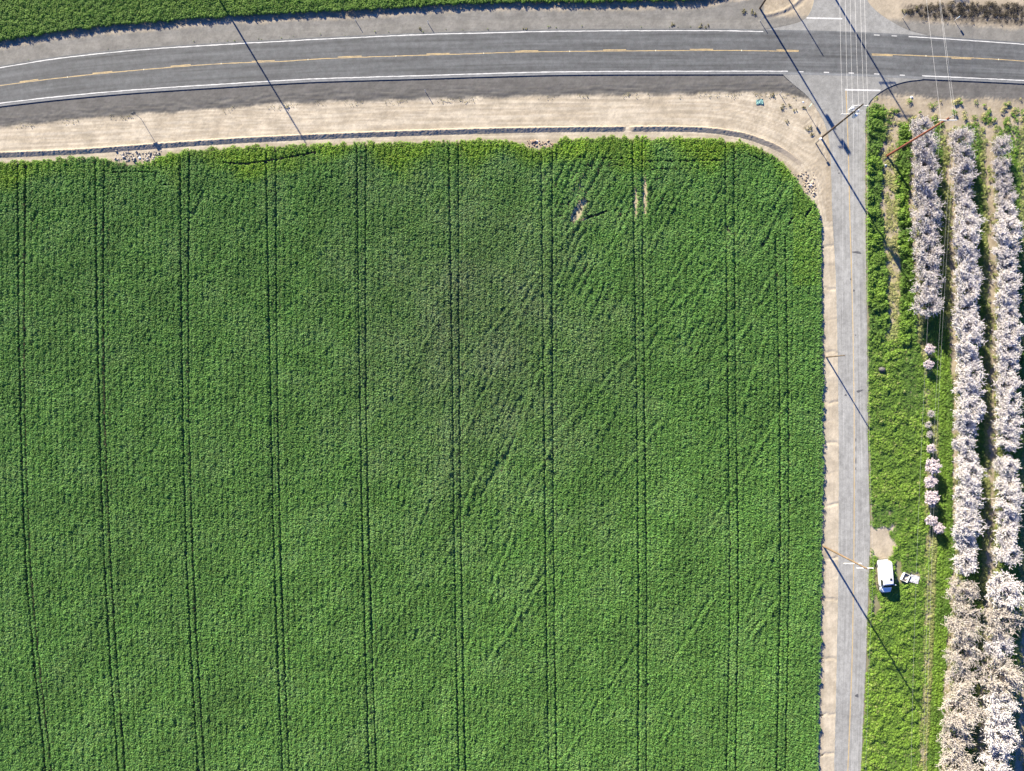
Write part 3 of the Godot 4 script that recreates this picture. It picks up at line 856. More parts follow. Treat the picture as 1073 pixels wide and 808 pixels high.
	while z < P(0, 56).z:
		var x := zx0
		while x < P(762, 0).x:
			var jx := x + (rng.randf() - 0.5) * step
			var jz := z + (rng.randf() - 0.5) * step
			x += step
			var px := jx * PXM + CX
			var qy := jz * PXM + CY
			if qy > at(c_north, px) - 1.0 + 1.6 * n_a.get_noise_2d(jx * 0.8, jz * 0.8): continue
			if absf(px - 147.5 - (qy * 0.08)) < 0.7: continue
			var hc := 0.58 * (1.0 + 0.35 * n_a.get_noise_2d(jx, jz) + 0.2 * n_b.get_noise_2d(jx, jz))
			var tone := n_c.get_noise_2d(px * 2.0, qy * 2.0)
			var col := Color(0.155, 0.28, 0.036).lerp(Color(0.115, 0.23, 0.03), clampf(0.5 + tone, 0.0, 1.0))
			var v := rng.randf_range(0.78, 1.2)
			var w := rng.randi() % 3
			var s := rng.randf_range(0.85, 1.25)
			xf[w].append(Transform3D(Basis(Vector3.UP, rng.randf() * TAU).scaled(Vector3(s, hc / 0.5, s)), Vector3(jx, -0.03, jz)))
			cl[w].append(col * v)
		z += step
	crop = thing("crop_field", "bright green crop strip beyond the gravel shoulder of the main road", "crop")
	crop.set_meta("kind", "stuff")
	for k in 3:
		tag(multi("foliage", tufts[k], M.leaf, xf[k], cl[k], crop), "", "", "", "stuff")

# ---------------------------------------------------------------- weeds, verge and orchard grass
func build_weeds() -> void:
	var tufts := [make_tuft(201, 22, 0.30, 0.20, 0.05, 0.9), make_plant(202, 30, 0.26, 0.17, 0.06)]
	var n_a := fnl(61, 0.55, 3)
	var n_b := fnl(62, 0.16, 3)
	var strip_a := PackedVector2Array([Vector2(908, 113), Vector2(914, 109), Vector2(922, 110), Vector2(930, 116), Vector2(928, 132), Vector2(922, 150), Vector2(921, 165), Vector2(925, 175), Vector2(922, 195), Vector2(919, 215), Vector2(924, 235), Vector2(925, 262), Vector2(929, 290), Vector2(929, 320), Vector2(932, 340), Vector2(925, 352), Vector2(916, 366), Vector2(909, 368), Vector2(907.5, 240)])
	var strip_b := PackedVector2Array([Vector2(941, 137), Vector2(949, 131), Vector2(954, 140), Vector2(952, 170), Vector2(951, 200), Vector2(953, 230), Vector2(955.5, 260), Vector2(957, 300), Vector2(958, 330), Vector2(959, 362), Vector2(945, 362), Vector2(943, 330), Vector2(942, 270), Vector2(940, 230), Vector2(938, 200), Vector2(937, 170)])
	var verge := PackedVector2Array([Vector2(909.5, 360), Vector2(925, 354), Vector2(935, 360), Vector2(945, 357), Vector2(961, 358), Vector2(968, 380), Vector2(968, 420), Vector2(970, 450), Vector2(968, 500), Vector2(968, 560), Vector2(968, 600), Vector2(967, 650), Vector2(965, 700), Vector2(963, 760), Vector2(959, 850), Vector2(900, 850), Vector2(903, 808), Vector2(908.5, 700), Vector2(911.5, 620), Vector2(912, 590), Vector2(912, 550), Vector2(910.5, 470)])
	var mown := PackedVector2Array([Vector2(979, 345), Vector2(995, 345), Vector2(996, 400), Vector2(997, 450), Vector2(997, 500), Vector2(998, 560), Vector2(998, 590), Vector2(994, 650), Vector2(991, 700), Vector2(988, 760), Vector2(983, 850), Vector2(965, 850), Vector2(971, 760), Vector2(974, 690), Vector2(976, 640), Vector2(977, 590), Vector2(977, 520), Vector2(976, 450)])
	var xf := {"weeds": [[], []], "dry": [[], []], "grass": [[], []]}
	var cl := {"weeds": [PackedColorArray(), PackedColorArray()], "dry": [PackedColorArray(), PackedColorArray()], "grass": [PackedColorArray(), PackedColorArray()]}
	var fresh := Color(0.185, 0.318, 0.034)
	var deep := Color(0.095, 0.19, 0.026)
	var straw := Color(0.40, 0.36, 0.17)
	var step := 0.24
	var z := P(0, 98).z
	while z < P(0, 850).z:
		var x := P(897, 0).x
		while x < P(1100, 0).x:
			var jx := x + (rng.randf() - 0.5) * step * 1.3
			var jz := z + (rng.randf() - 0.5) * step * 1.3
			x += step
			var px := jx * PXM + CX
			var qy := jz * PXM + CY
			if px < at(c_sideR, qy) + 0.8: continue
			var na := n_a.get_noise_2d(jx, jz)
			var nb := n_b.get_noise_2d(jx, jz)
			var q := Vector2(px + 4.0 * nb, qy + 4.0 * nb)
			var u := px - lean(qy)
			var kind := ""
			var h := 0.0
			var col := fresh
			var wide := 1.0
			if Geometry2D.is_point_in_polygon(q, strip_a) or Geometry2D.is_point_in_polygon(q, strip_b):
				kind = "weeds"
				h = 0.5 + 0.6 * na + 0.3 * nb
				col = deep.lerp(fresh, clampf(0.45 + 0.9 * nb, 0.0, 1.0))
				if u > 930.0 and u < 942.0 and rng.randf() < 0.75: col = straw.lerp(fresh, 0.4)
			elif qy > 340.0 and Geometry2D.is_point_in_polygon(q, verge):
				if Vector2((px - 924.5) / 9.5, (qy - 602.0) / 20.0).length() < 1.0: continue
				var bald := maxf(maxf(in_ellipse(px, qy, 932.5, 537, 7, 6), in_ellipse(px, qy, 935, 552, 5, 7)), maxf(in_ellipse(px, qy, 921, 568, 15, 20), maxf(in_ellipse(px, qy, 917.5, 632, 4.5, 13), in_ellipse(px, qy, 941, 592, 4, 9))))
				if bald + 0.8 * nb + 0.5 * na > 0.06 + 2.0 * maxf(0.0, -bald): continue
				if Vector2(px - 923.6, qy - 387.6).length() < 4.2: continue
				if absf(px - 951.0) < 12.5 and absf(qy - 605.0) < 6.5: continue
				kind = "weeds"
				h = 0.27 + 0.36 * na + 0.18 * nb
				col = deep.lerp(fresh, clampf(0.62 + 0.9 * nb + 0.25 * smoothstep(560.0, 760.0, qy) - 0.2 * smoothstep(470.0, 380.0, qy), 0.0, 1.0))
				if nb > 0.25 and rng.randf() < 0.25: col = col.lerp(straw, 0.25)
				if rng.randf() < 0.02: col = col.lerp(straw, 0.5)
				# old wheel marks pressed through the weeds
				for a in [[910.0, 470.0, 941.0, 512.0], [912.0, 490.0, 938.0, 518.0]]:
					if Geometry2D.get_closest_point_to_segment(Vector2(px, qy), Vector2(a[0], a[1]), Vector2(a[2], a[3])).distance_to(Vector2(px, qy)) < 1.3: h = 0.2
			elif qy > 340.0 and Geometry2D.is_point_in_polygon(q, mown):
				kind = "grass"
				h = 0.26 + 0.18 * na
				col = deep.lerp(fresh, clampf(0.5 + nb, 0.0, 1.0))
				if absf(fposmod(u - 980.0, 7.4) - 3.7) < 0.8: h *= 0.3
				if u < 983.5 + 2.0 * nb and qy > 440.0: col = col.lerp(straw, 0.55)
			elif qy < 132.0 and px > 920.0:
				if na + 0.6 * nb < 0.30 - 0.15 * smoothstep(112.0, 130.0, qy) or qy < 104.0 + 8.0 * nb: continue
				kind = "weeds" if rng.randf() < 0.55 else "dry"
				h = 0.25 + 0.3 * na
				col = deep.lerp(fresh, 0.5) if kind == "weeds" else straw
			elif u > 955.0:
				var d := 99.0
				for k in 4: d = minf(d, absf(u - (959.0 + 40.6 * k)))
				if u < 985.0 and qy > 358.0:
					# the neglected line of young trees
					if rng.randf() > 0.55 + 0.6 * nb: continue
					kind = "dry"
					h = 0.22 + 0.2 * na
					col = straw.lerp(fresh, clampf(0.45 + 1.1 * nb + 0.4 * rng.randf(), 0.0, 1.0))
				else:
					if d < 4.6 + 5.0 * nb and rng.randf() < 0.93: continue
					var lush := smoothstep(118.0, 200.0, qy)
					if rng.randf() > 0.35 + 0.65 * lush: continue
					kind = "grass"
					h = 0.30 + 0.3 * na
					col = deep.lerp(fresh, clampf(0.4 + nb, 0.0, 1.0))
					if d < 10.0 + 4.0 * nb: col = col.lerp(straw, 0.5)
			elif u > 921.0 and u < 944.0 and qy < 362.0:
				if na + nb < 0.06 and rng.randf() < 0.9: continue
				kind = "dry"
				h = 0.18 + 0.15 * na
				col = straw.lerp(fresh, clampf(0.1 + 0.5 * rng.randf() * rng.randf() + 0.3 * smoothstep(320.0, 350.0, qy), 0.0, 1.0))
			if kind == "": continue
			h = maxf(h, 0.10)
			var v := rng.randf_range(0.78, 1.22)
			var w := rng.randi() % 2
			var s := rng.randf_range(0.8, 1.2) * (0.75 + 0.5 * minf(h, 1.0))
			xf[kind][w].append(Transform3D(Basis(Vector3.UP, rng.randf() * TAU).scaled(Vector3(s, h / 0.5, s)), Vector3(jx, -0.02, jz)))
			cl[kind][w].append(col * v)
		z += step
	var told := {"weeds": ["roadside_weeds", "lush bright green weeds covering the verge beside the side road", "weeds"], "dry": ["dry_grass", "straw coloured dry grass on bare strips of the verge", "grass"], "grass": ["orchard_grass", "green grass growing between the orchard tree rows", "grass"]}
	for k in told:
		var t := thing(told[k][0], told[k][1], told[k][2])
		t.set_meta("kind", "stuff")
		for w in 2: tag(multi("foliage", tufts[w], M.leaf, xf[k][w], cl[k][w], t), "", "", "", "stuff")
	# scattered dry tufts on the dirt by the main road
	var bits := []
	var bc := PackedColorArray()
	for k in 900:
		var px := rng.randf_range(-40.0, 860.0)
		var qy := at(c_gravel, px) + rng.randf_range(-0.5, 4.5) + 3.0 * n_b.get_noise_2d(px * 0.3, 3.0)
		if n_b.get_noise_2d(px * 0.16, 40.0) < 0.02: continue
		var h := rng.randf_range(0.08, 0.2)
		bits.append(Transform3D(Basis(Vector3.UP, rng.randf() * TAU).scaled(Vector3(0.3, h / 0.5, 0.3) * rng.randf_range(0.5, 1.1)), P(px, qy, -0.01)))
		bc.append(straw.lerp(Color(0.10, 0.10, 0.04), rng.randf() * 0.8) * rng.randf_range(0.6, 1.1))
	for k in 34:
		var px := rng.randf_range(500.0, 800.0) if k % 3 == 0 else rng.randf_range(-40.0, 500.0)
		var qy := at(c_top, px) - rng.randf_range(2.5, 5.5)
		bits.append(Transform3D(Basis(Vector3.UP, rng.randf() * TAU).scaled(Vector3(0.45, 0.3, 0.45) * rng.randf_range(0.3, 1.2)), P(px, qy, 0.03)))
		bc.append(straw.lerp(deep, 0.75) * rng.randf_range(0.6, 1.1))
	for e in [[300.7, 112.5, 5], [439.7, 31.0, 5], [705.0, 26.6, 8], [734.0, 27.5, 7], [740.5, 27.6, 6], [550.0, 30.0, 5], [824.5, 128.0, 5], [820.0, 112.0, 12], [827.5, 110.5, 4], [833.0, 116.0, 5], [842.0, 114.5, 7], [847.0, 134.0, 14], [851.0, 140.0, 9], [809.0, 99.0, 8], [946.0, 12.0, 10], [960.0, 9.0, 8], [790.0, 13.0, 12], [780.0, 12.0, 12]]:
		for k in e[2]:
			var r = sqrt(rng.randf()) * (1.0 + e[2] * 0.2)
			var t := rng.randf() * TAU
			bits.append(Transform3D(Basis(Vector3.UP, rng.randf() * TAU).scaled(Vector3(0.5, 0.4, 0.5)), P(e[0] + cos(t) * r, e[1] + sin(t) * r, -0.01)))
			bc.append(straw.lerp(Color(0.07, 0.065, 0.03), rng.randf()) * rng.randf_range(0.4, 0.9))
	tag(multi("dry_tufts", tufts[1], M.leaf, bits, bc), "sparse dry weed tufts on the dirt along the main road", "weeds", "", "stuff")
	# the scorched hedge bottom north-east of the junction
	var bx := []
	var bcol := PackedColorArray()
	for k in 1700:
		var px := rng.randf_range(950.0, 1115.0)
		var c := 9.5 + (px - 950.0) * 0.012
		var qy := c + rng.randf_range(-7.5, 7.0) * (0.6 + 0.4 * smoothstep(950.0, 990.0, px))
		if rng.randf() < 0.12: qy += rng.randf_range(4.0, 9.0)
		if n_a.get_noise_2d(px * 0.16, qy * 0.3) < -0.06 + 0.25 * smoothstep(985.0, 950.0, px): continue
		var h := rng.randf_range(0.08, 0.42)
		bx.append(Transform3D(Basis(Vector3.UP, rng.randf() * TAU).scaled(Vector3(0.6, h / 0.5, 0.6) * rng.randf_range(0.5, 1.3)), P(px, qy, -0.02)))
		bcol.append(Color(0.022, 0.02, 0.018).lerp(Color(0.15, 0.115, 0.06), rng.randf() * rng.randf() * rng.randf()))
	tag(multi("burnt_brush", tufts[0], M.leaf, bx, bcol), "blackened burnt brush along the dirt bank above the main road", "brush", "", "stuff")

# ---------------------------------------------------------------- blossoming trees
func make_tree(sd: int, tall: float, radius: float, petal: Color, bare: float, density: float) -> Array:
	var r := RandomNumberGenerator.new()
	r.seed = sd
	var wood := Soup.new()
	var limbs := Soup.new()
	var bl := Soup.new()
	var bark := Color(0.12, 0.095, 0.075)
	var twig := Color(0.20, 0.165, 0.145)
	var fork := Vector3(r.randf_range(-0.06, 0.06), tall * 0.18, r.randf_range(-0.06, 0.06))
	wood.tube(Vector3(0, -0.05, 0), Vector3(0, 0.12, 0), tall * 0.04, tall * 0.03, 8, bark)
	wood.tube(Vector3(0, 0.12, 0), fork, tall * 0.03, tall * 0.026, 8, bark)
	var n := 13
	for a in n:
		var t = TAU * (a + r.randf_range(-0.25, 0.25)) / 6.0
		var out = radius * r.randf_range(0.42, 0.62)
		if a >= 6:
			t = r.randf() * TAU
			out = radius * r.randf_range(0.02, 0.3)
		var mid := fork + Vector3(cos(t) * out * 0.45, tall * r.randf_range(0.2, 0.27), sin(t) * out * 0.45)
		var tip := Vector3(cos(t) * out, tall * (r.randf_range(0.56, 0.72) if a < 6 else r.randf_range(0.70, 0.82)), sin(t) * out)
		wood.tube(fork, mid, tall * 0.02, tall * 0.014, 5, bark)
		limbs.tube(mid, tip, tall * 0.013, tall * 0.006, 4, bark)
		for b in 8:
			var s := r.randf_range(0.15, 1.0)
			var p := mid.lerp(tip, s)
			var t2 = t + r.randf_range(-1.3, 1.3)
			var ln := radius * r.randf_range(0.3, 0.56)
			var e := r.randf_range(0.15, 0.95)
			var q := p + Vector3(cos(t2) * cos(e), sin(e), sin(t2) * cos(e)) * ln
			limbs.tube(p, q, tall * 0.005, tall * 0.0028, 3, twig)
			for k in 11:
				var p2 := p.lerp(q, r.randf_range(0.2, 1.0))
				var t3 = t2 + r.randf_range(-2.2, 2.2)
				var e3 := e + r.randf_range(-0.9, 0.6)
				var d3 := Vector3(cos(t3) * cos(e3), sin(e3), sin(t3) * cos(e3))
				var l3 := radius * r.randf_range(0.12, 0.3)
				var q2 := p2 + d3 * l3
				limbs.tube(p2, q2, 0.012, 0.006, 3, twig)
				if r.randf() < bare: continue
				var m := int(l3 / 0.062 * density)
				for w in m:
					var c := p2.lerp(q2, (w + r.randf()) / m) + Vector3(r.randf_range(-0.04, 0.04), r.randf_range(-0.03, 0.04), r.randf_range(-0.04, 0.04))
					var sh := r.randf_range(0.82, 1.1)
					var col := Color(petal.r * sh, petal.g * sh * r.randf_range(0.95, 1.02), petal.b * sh)
					for f in 2:
						var u := Vector3(r.randfn(), r.randfn() * 0.6, r.randfn()).normalized()
						var v := u.cross(Vector3(r.randfn(), r.randfn(), r.randfn())).normalized()
						var z := r.randf_range(0.032, 0.062)
						bl.quad(c - u * z, c + v * z, c + u * z, c - v * z, col)
	return [wood.mesh(), limbs.mesh(), bl.mesh()]

func plant(proto: Array, called: String, label: String, category: String, group: String, at_pos: Vector3, s: float, turn: float) -> void:
	var t := thing(called, label, category, at_pos, turn, group)
	t.scale = Vector3(s, s, s)
	obj("trunk", proto[0], M.bark, t)
	var crown := obj("crown", proto[1], M.bark, t)
	obj("blossom", proto[2], M.petal, crown)

func build_orchard() -> void:
	var white := []
	var grey := []
	var cream := []
	var pink := []
	for k in 6: white.append(make_tree(300 + k, 4.6, 2.75, Color(0.86, 0.845, 0.82), 0.0, 1.0))
	for k in 4: grey.append(make_tree(320 + k, 4.3, 2.8, Color(0.76, 0.74, 0.72), 0.2, 0.85))
	for k in 5: cream.append(make_tree(340 + k, 4.8, 3.75, Color(0.70, 0.66, 0.585), 0.06, 0.95))
	for k in 3: pink.append(make_tree(360 + k, 1.9, 0.95, Color(0.80, 0.73, 0.75), 0.0, 1.0))
	var r := RandomNumberGenerator.new()
	r.seed = 77
	# row nearest the verge
	var y := 141.0
	while y < 338.0:
		var told := "greyish pink blossoming tree in the tree row next to the weedy verge"
		if y < 145.0: told = "greyish pink blossoming tree under the tip of the rust red pole"
		elif y > 317.0: told = "greyish pink blossoming tree ending its row just before the young pink trees"
		plant(grey[r.randi() % 4], "blossom_tree", told, "tree", "first orchard row from the side road", P(961.5 + lean(y) + r.randf_range(-1.2, 1.2), y, -0.02), r.randf_range(0.92, 1.08), r.randf() * TAU)
		y += r.randf_range(16.0, 19.5)
	# second and third rows
	for q in [[1002.0, 0], [1044.0, 1]]:
		y = 150.0 if q[1] == 0 else 158.0
		var stop := 588.0 if q[1] == 0 else 580.0
		while y < stop:
			var pale: bool = y > 215.0
			var label := "bright white blossoming tree in the second orchard row from the side road" if q[1] == 0 else "bright white blossoming tree in the third orchard row from the side road"
			if not pale: label = "thinly flowering grey tree at the dry end of the second orchard row" if q[1] == 0 else "thinly flowering grey tree at the dry end of the third orchard row"
			if y > stop - 18.0: label = "white blossoming tree ending the second orchard row before the cream trees" if q[1] == 0 else "white blossoming tree ending the third orchard row before the cream trees"
			var s := r.randf_range(0.82, 1.1)
			if not pale: s *= 0.86
			if q[1] == 1 and absf(y - 478.0) < 5.0:
				y += 12.0
				continue
			plant(white[r.randi() % 6] if pale else grey[r.randi() % 4], "blossom_tree", label, "tree", "second orchard row" if q[1] == 0 else "third orchard row", P(q[0] + lean(y) + r.randf_range(-1.5, 1.5), y, -0.02), s, r.randf() * TAU)
			y += r.randf_range(15.5, 19.5)
	# broad older trees further along
	for q in [[1001.5, 0, 616.0], [1041.0, 1, 612.0]]:
		y = q[2]
		while y < 830.0:
			var label := "wide cream blossoming tree at the edge of the mown green strip" if q[1] == 0 else "wide pale blossoming tree in the row behind the cream trees"
			if y == q[2]: label = "wide cream blossoming tree opposite the van, first after the white row" if q[1] == 0 else "wide blossoming tree standing first after the third white row"
			plant(cream[r.randi() % 5] if q[1] == 0 or r.randf() < 0.3 else white[r.randi() % 6], "blossom_tree", label, "tree", "broad cream trees by the mown strip" if q[1] == 0 else "broad trees of the inner row", P(q[0] + lean(y) * 1.05 + r.randf_range(-2.0, 2.0), y, -0.02), r.randf_range(0.85, 1.12) * (1.0 if q[1] == 0 else 1.2), r.randf() * TAU)
			y += r.randf_range(27.0, 31.0)
	# young pink trees in the gap of the first row
	for q in [[969.0, 366.0, 0.95], [969.0, 382.5, 0.85], [971.5, 469.0, 0.85], [970.5, 487.5, 1.3], [969.0, 503.5, 1.15], [969.0, 519.5, 1.3], [971.0, 544.0, 1.0], [978.5, 551.5, 1.0]]:
		plant(pink[r.randi() % 3], "young_blossom_tree", "small pink flowering young tree in the gap beside the mown strip", "tree", "young pink trees", P(q[0], q[1], -0.02), q[2] * 1.1, r.randf() * TAU)
	for q in [[972.5, 433.0, 0.8], [970.0, 444.5, 0.75], [971.5, 455.0, 0.7], [974.0, 528.0, 0.7]]:
		plant(grey[r.randi() % 4], "young_blossom_tree", "stunted grey half-bare young tree in the gap beside the mown strip", "tree", "stunted grey trees", P(q[0], q[1], -0.02), q[2] * 0.36, r.randf() * TAU)

# ---------------------------------------------------------------- poles and wires
func wood_pole(label: String, base: Vector3, h: float, r: float, col: Color, arms: Array, group := "") -> Node3D:
	var t := thing("utility_pole", label, "utility pole", base, 0.0, group)
	var s := Soup.new()
	var grains := fnl(int(h * 100), 0.8, 2)
	for k in 10:
		var c := col * (1.0 + 0.35 * grains.get_noise_1d(k * 7.0))
		s.tube(Vector3(0, h * k / 10.0 - (0.1 if k == 0 else 0.0), 0), Vector3(0, h * (k + 1) / 10.0, 0), lerpf(r, r * 0.68, k / 10.0), lerpf(r, r * 0.68, (k + 1) / 10.0), 12, c)
	s.cap(Vector3(0, h, 0), Vector3.UP, r * 0.68, 12, col * 0.8)
	obj("shaft", s.mesh(), M.plain, t)
	for a in arms:
		var b := Soup.new()
		b.box(Vector3(a[1], a[0], a[3]), Vector3(a[2], 0.15, 0.12), Basis.IDENTITY, Color(0.66, 0.65, 0.61), 0.012)
		for sd in [-1.0, 1.0]:
			b.tube(Vector3(a[1] + sd * a[2] * 0.27, a[0] - 0.06, a[3]), Vector3(0, a[0] - 0.55, a[3]), 0.018, 0.018, 4, Color(0.5, 0.5, 0.48))
		var arm := obj("crossarm", b.mesh(), M.plain, t)
		for x in a[4]:
			var i := Soup.new()
			i.tube(Vector3(x, a[0] + 0.07, a[3]), Vector3(x, a[0] + 0.16, a[3]), 0.03, 0.03, 6, Color(0.4, 0.4, 0.4))
			i.tube(Vector3(x, a[0] + 0.16, a[3]), Vector3(x, a[0] + 0.2, a[3]), 0.085, 0.07, 8, Color(0.55, 0.57, 0.6))
			i.tube(Vector3(x, a[0] + 0.2, a[3]), Vector3(x, a[0] + 0.3, a[3]), 0.06, 0.045, 8, Color(0.6, 0.62, 0.65))
			i.cap(Vector3(x, a[0] + 0.3, a[3]), Vector3.UP, 0.045, 8, Color(0.6, 0.62, 0.65))
			obj("insulator", i.mesh(), M.plain, arm)
	return t

func wire(a: Vector3, b: Vector3, sag: float, label: String, group: String, r := 0.0125) -> void:
	var s := Soup.new()
	var n := 18
	var o := (a + b) / 2
	for k in n:
		var t0 := k / float(n)
		var t1 := (k + 1) / float(n)
		s.tube(a.lerp(b, t0) - Vector3(0, sag * 4.0 * t0 * (1.0 - t0), 0) - o, a.lerp(b, t1) - Vector3(0, sag * 4.0 * t1 * (1.0 - t1), 0) - o, r, r, 4)
	var m := obj("power_wire", s.mesh(), M.wire)
	m.position = o
	tag(m, label, "wire", group)

func build_poles() -> void:
	var dark := Color(0.075, 0.052, 0.04)
	var p1 := P(860.5, 144.5)
	var h1 := 14.3
	var arms1 := [[13.2, 0.1, 2.5, -0.2, [-1.1, -0.3, 0.5, 1.1]], [9.9, 0.15, 2.8, -0.2, [-1.15, -0.3, 0.45, 1.45]]]
	var pole1 := wood_pole("dark brown utility pole carrying white transformers at the road junction", p1, h1, 0.17, dark, arms1)
	for q in [[0.42, 0.42], [0.62, -0.28], [-0.1, -0.62]]:
		var s := Soup.new()
		var c := Color(0.72, 0.73, 0.73)
		s.tube(Vector3(q[0], 10.35, q[1]), Vector3(q[0], 10.45, q[1]), 0.2, 0.26, 14, c)
		s.tube(Vector3(q[0], 10.45, q[1]), Vector3(q[0], 11.35, q[1]), 0.26, 0.26, 14, c)
		s.tube(Vector3(q[0], 11.35, q[1]), Vector3(q[0], 11.43, q[1]), 0.27, 0.16, 14, c)
		s.cap(Vector3(q[0], 11.43, q[1]), Vector3.UP, 0.16, 14, c)
		s.cap(Vector3(q[0], 10.35, q[1]), Vector3.DOWN, 0.2, 14, c)
		s.tube(Vector3(q[0] * 0.2, 10.9, q[1] * 0.2), Vector3(q[0], 10.9, q[1]), 0.05, 0.05, 5, Color(0.4, 0.4, 0.4))
		var tr := obj("transformer", s.mesh(), M.plain, pole1)
		var b := Soup.new()
		for e in [-0.08, 0.08]: b.tube(Vector3(q[0] + e, 11.4, q[1]), Vector3(q[0] + e * 1.3, 11.75, q[1]), 0.04, 0.025, 6, Color(0.6, 0.6, 0.6))
		obj("bushing", b.mesh(), M.plain, tr)
	for q in [[0.9, 12.2, 0.15], [-0.75, 12.1, 0.1]]:
		var s := Soup.new()
		s.tube(Vector3(q[0], q[1] - 0.3, q[2]), Vector3(q[0], q[1] + 0.3, q[2]), 0.05, 0.05, 6, Color(0.72, 0.73, 0.74))
		s.tube(Vector3(0, q[1], q[2] * 0.5), Vector3(q[0], q[1], q[2]), 0.03, 0.03, 5, Color(0.6, 0.6, 0.6))
		obj("fuse_cutout", s.mesh(), M.plain, pole1)
	# next pole beyond the main road, out of the picture; its shadow lies across the junction
	var p8 := P(857.0, -31.0)
	var arms8 := [[12.9, 0.0, 2.5, -0.2, [-1.1, -0.3, 0.5, 1.1]], [10.1, 0.15, 2.8, -0.2, [-1.15, -0.3, 0.45, 1.45]]]
	wood_pole("dark utility pole beyond the main road, its long shadow crossing the junction", p8, 14.9, 0.16, dark, arms8)
	for x in [-0.3, 0.5, 1.1]:
		wire(p1 + Vector3(x, 13.5, -0.2), p8 + Vector3(x, 13.2, -0.2), 0.25, "upper power wire strung over the main road from the transformer pole", "upper wires over the junction")
	for x in [-1.15, -0.3, 0.45]:
		wire(p1 + Vector3(x, 10.2, -0.2), p8 + Vector3(x, 10.4, -0.2), 0.3, "lower power wire strung over the main road from the transformer pole", "lower wires over the junction")
	# pole by the van
	var p4 := P(863.0, 572.5)
	var arms4 := [[13.6, 0.2, 2.5, 0.16, [-0.9, -0.2, 0.55, 1.3]], [10.9, -0.35, 2.7, 0.16, [-1.5, -0.8, 0.2, 0.85]]]
	var pole4 := wood_pole("tan utility pole with two crossarms opposite the white van", p4, 14.6, 0.17, Color(0.195, 0.135, 0.085), arms4)
	var y4 := Soup.new()
	y4.box(Vector3(0.16, 1.6, 0.05), Vector3(0.06, 0.8, 0.28), Basis.IDENTITY, Color(0.75, 0.5, 0.04), 0.01)
	obj("marker_plate", y4.mesh(), M.plain, pole4)
	for x in [-1.0, -0.1, 1.15]:
		wire(p1 + Vector3(x, 13.5, -0.2), p4 + Vector3(x + 0.15, 13.9, 0.16), 0.9, "upper power wire running above the side road between the two crossarm poles", "upper wires along the side road", 0.006)
	for x in [-0.95, 0.6]:
		wire(p1 + Vector3(x, 10.2, -0.2), p4 + Vector3(x - 0.4, 11.2, 0.16), 0.9, "lower power wire running above the side road between the two crossarm poles", "lower wires along the side road", 0.006)
	var p10 := P(853.0, 980.0)
	wood_pole("tan utility pole further down the side road past the van", p10, 14.6, 0.17, Color(0.34, 0.21, 0.11), arms4)
	for x in [-0.85, 0.05, 1.3]:
		wire(p4 + Vector3(x, 13.9, 0.16), p10 + Vector3(x, 13.9, 0.16), 0.8, "upper power wire leading on from the pole opposite the van", "upper wires past the van", 0.006)
	# short bare pole on the sandy shoulder
	wood_pole("short bare grey pole on the sandy shoulder at the field edge", P(865.8, 374.2), 6.6, 0.13, Color(0.17, 0.13, 0.095), [])
	# rusty pole among the trees
	var p2 := P(929.5, 163.5)
	var arms2 := [[16.5, 0.1, 2.6, 0.14, [-1.1, 1.1]]]
	var pole2 := wood_pole("rust red utility pole with white crossarm standing at the orchard corner", p2, 17.1, 0.20, Color(0.24, 0.082, 0.05), arms2)
	var pin := Soup.new()
	pin.tube(Vector3(0.0, 17.1, 0), Vector3(0.02, 17.9, -0.02), 0.07, 0.05, 8, Color(0.42, 0.43, 0.44))
	pin.cap(Vector3(0.02, 17.9, -0.02), Vector3.UP, 0.05, 8, Color(0.42, 0.43, 0.44))
	obj("ridge_pin", pin.mesh(), M.plain, pole2)
	var p2n := P(892.0, -192.0)
	var p2s := P(901.0, 872.0)
	wood_pole("rust brown utility pole beyond the burnt brush", p2n, 16.7, 0.2, Color(0.24, 0.1, 0.06), [[16.1, 0.1, 2.6, 0.14, [-1.1, 1.1]]])
	wood_pole("rust brown utility pole at the far end of the weedy verge", p2s, 17.1, 0.2, Color(0.24, 0.1, 0.06), arms2)
	for q in [[-1.1, 16.8], [0.03, 17.9], [1.1, 16.8]]:
		wire(p2 + Vector3(q[0], q[1], 0.1), p2n + Vector3(q[0] if q[0] != 1.1 else 0.45, q[1] - 0.4, 0.1), 0.35, "thin wire from the rust red pole over the main road", "wires from the rust red pole northward", 0.0115)
		wire(p2 + Vector3(q[0], q[1], 0.1), p2s + Vector3(q[0], q[1], 0.1), 1.6, "thin wire from the rust red pole along the orchard edge", "wires along the orchard edge", 0.006)
	# poles at the top of the picture, whose shadows lie on the main road
	wood_pole("dark pole at the edge of the green crop beyond the main road", P(228.0, -4.0), 13.0, 0.15, dark, [])
	var p6 := P(796.3, 8.6)
	var pole6 := wood_pole("dark pole on the dirt corner beyond the main road", p6, 13.0, 0.16, dark, [[12.2, 0.0, 1.6, 0.14, []]])
	for q in [[0.42, 10.0], [0.45, 12.2]]:
		var s := Soup.new()
		s.tube(Vector3(q[0], q[1] - 0.55, 0.1), Vector3(q[0], q[1] + 0.55, 0.1), 0.28, 0.28, 12, Color(0.6, 0.61, 0.6))
		s.cap(Vector3(q[0], q[1] + 0.55, 0.1), Vector3.UP, 0.28, 12, Color(0.6, 0.61, 0.6))
		s.cap(Vector3(q[0], q[1] - 0.55, 0.1), Vector3.DOWN, 0.28, 12, Color(0.6, 0.61, 0.6))
		s.tube(Vector3(0, q[1], 0), Vector3(q[0], q[1], 0.1), 0.05, 0.05, 5, Color(0.4, 0.4, 0.4))
		obj("transformer", s.mesh(), M.plain, pole6)
	wood_pole("slim dark pole behind the dirt corner beyond the main road", P(803.0, -40.0), 8.4, 0.12, dark, [])

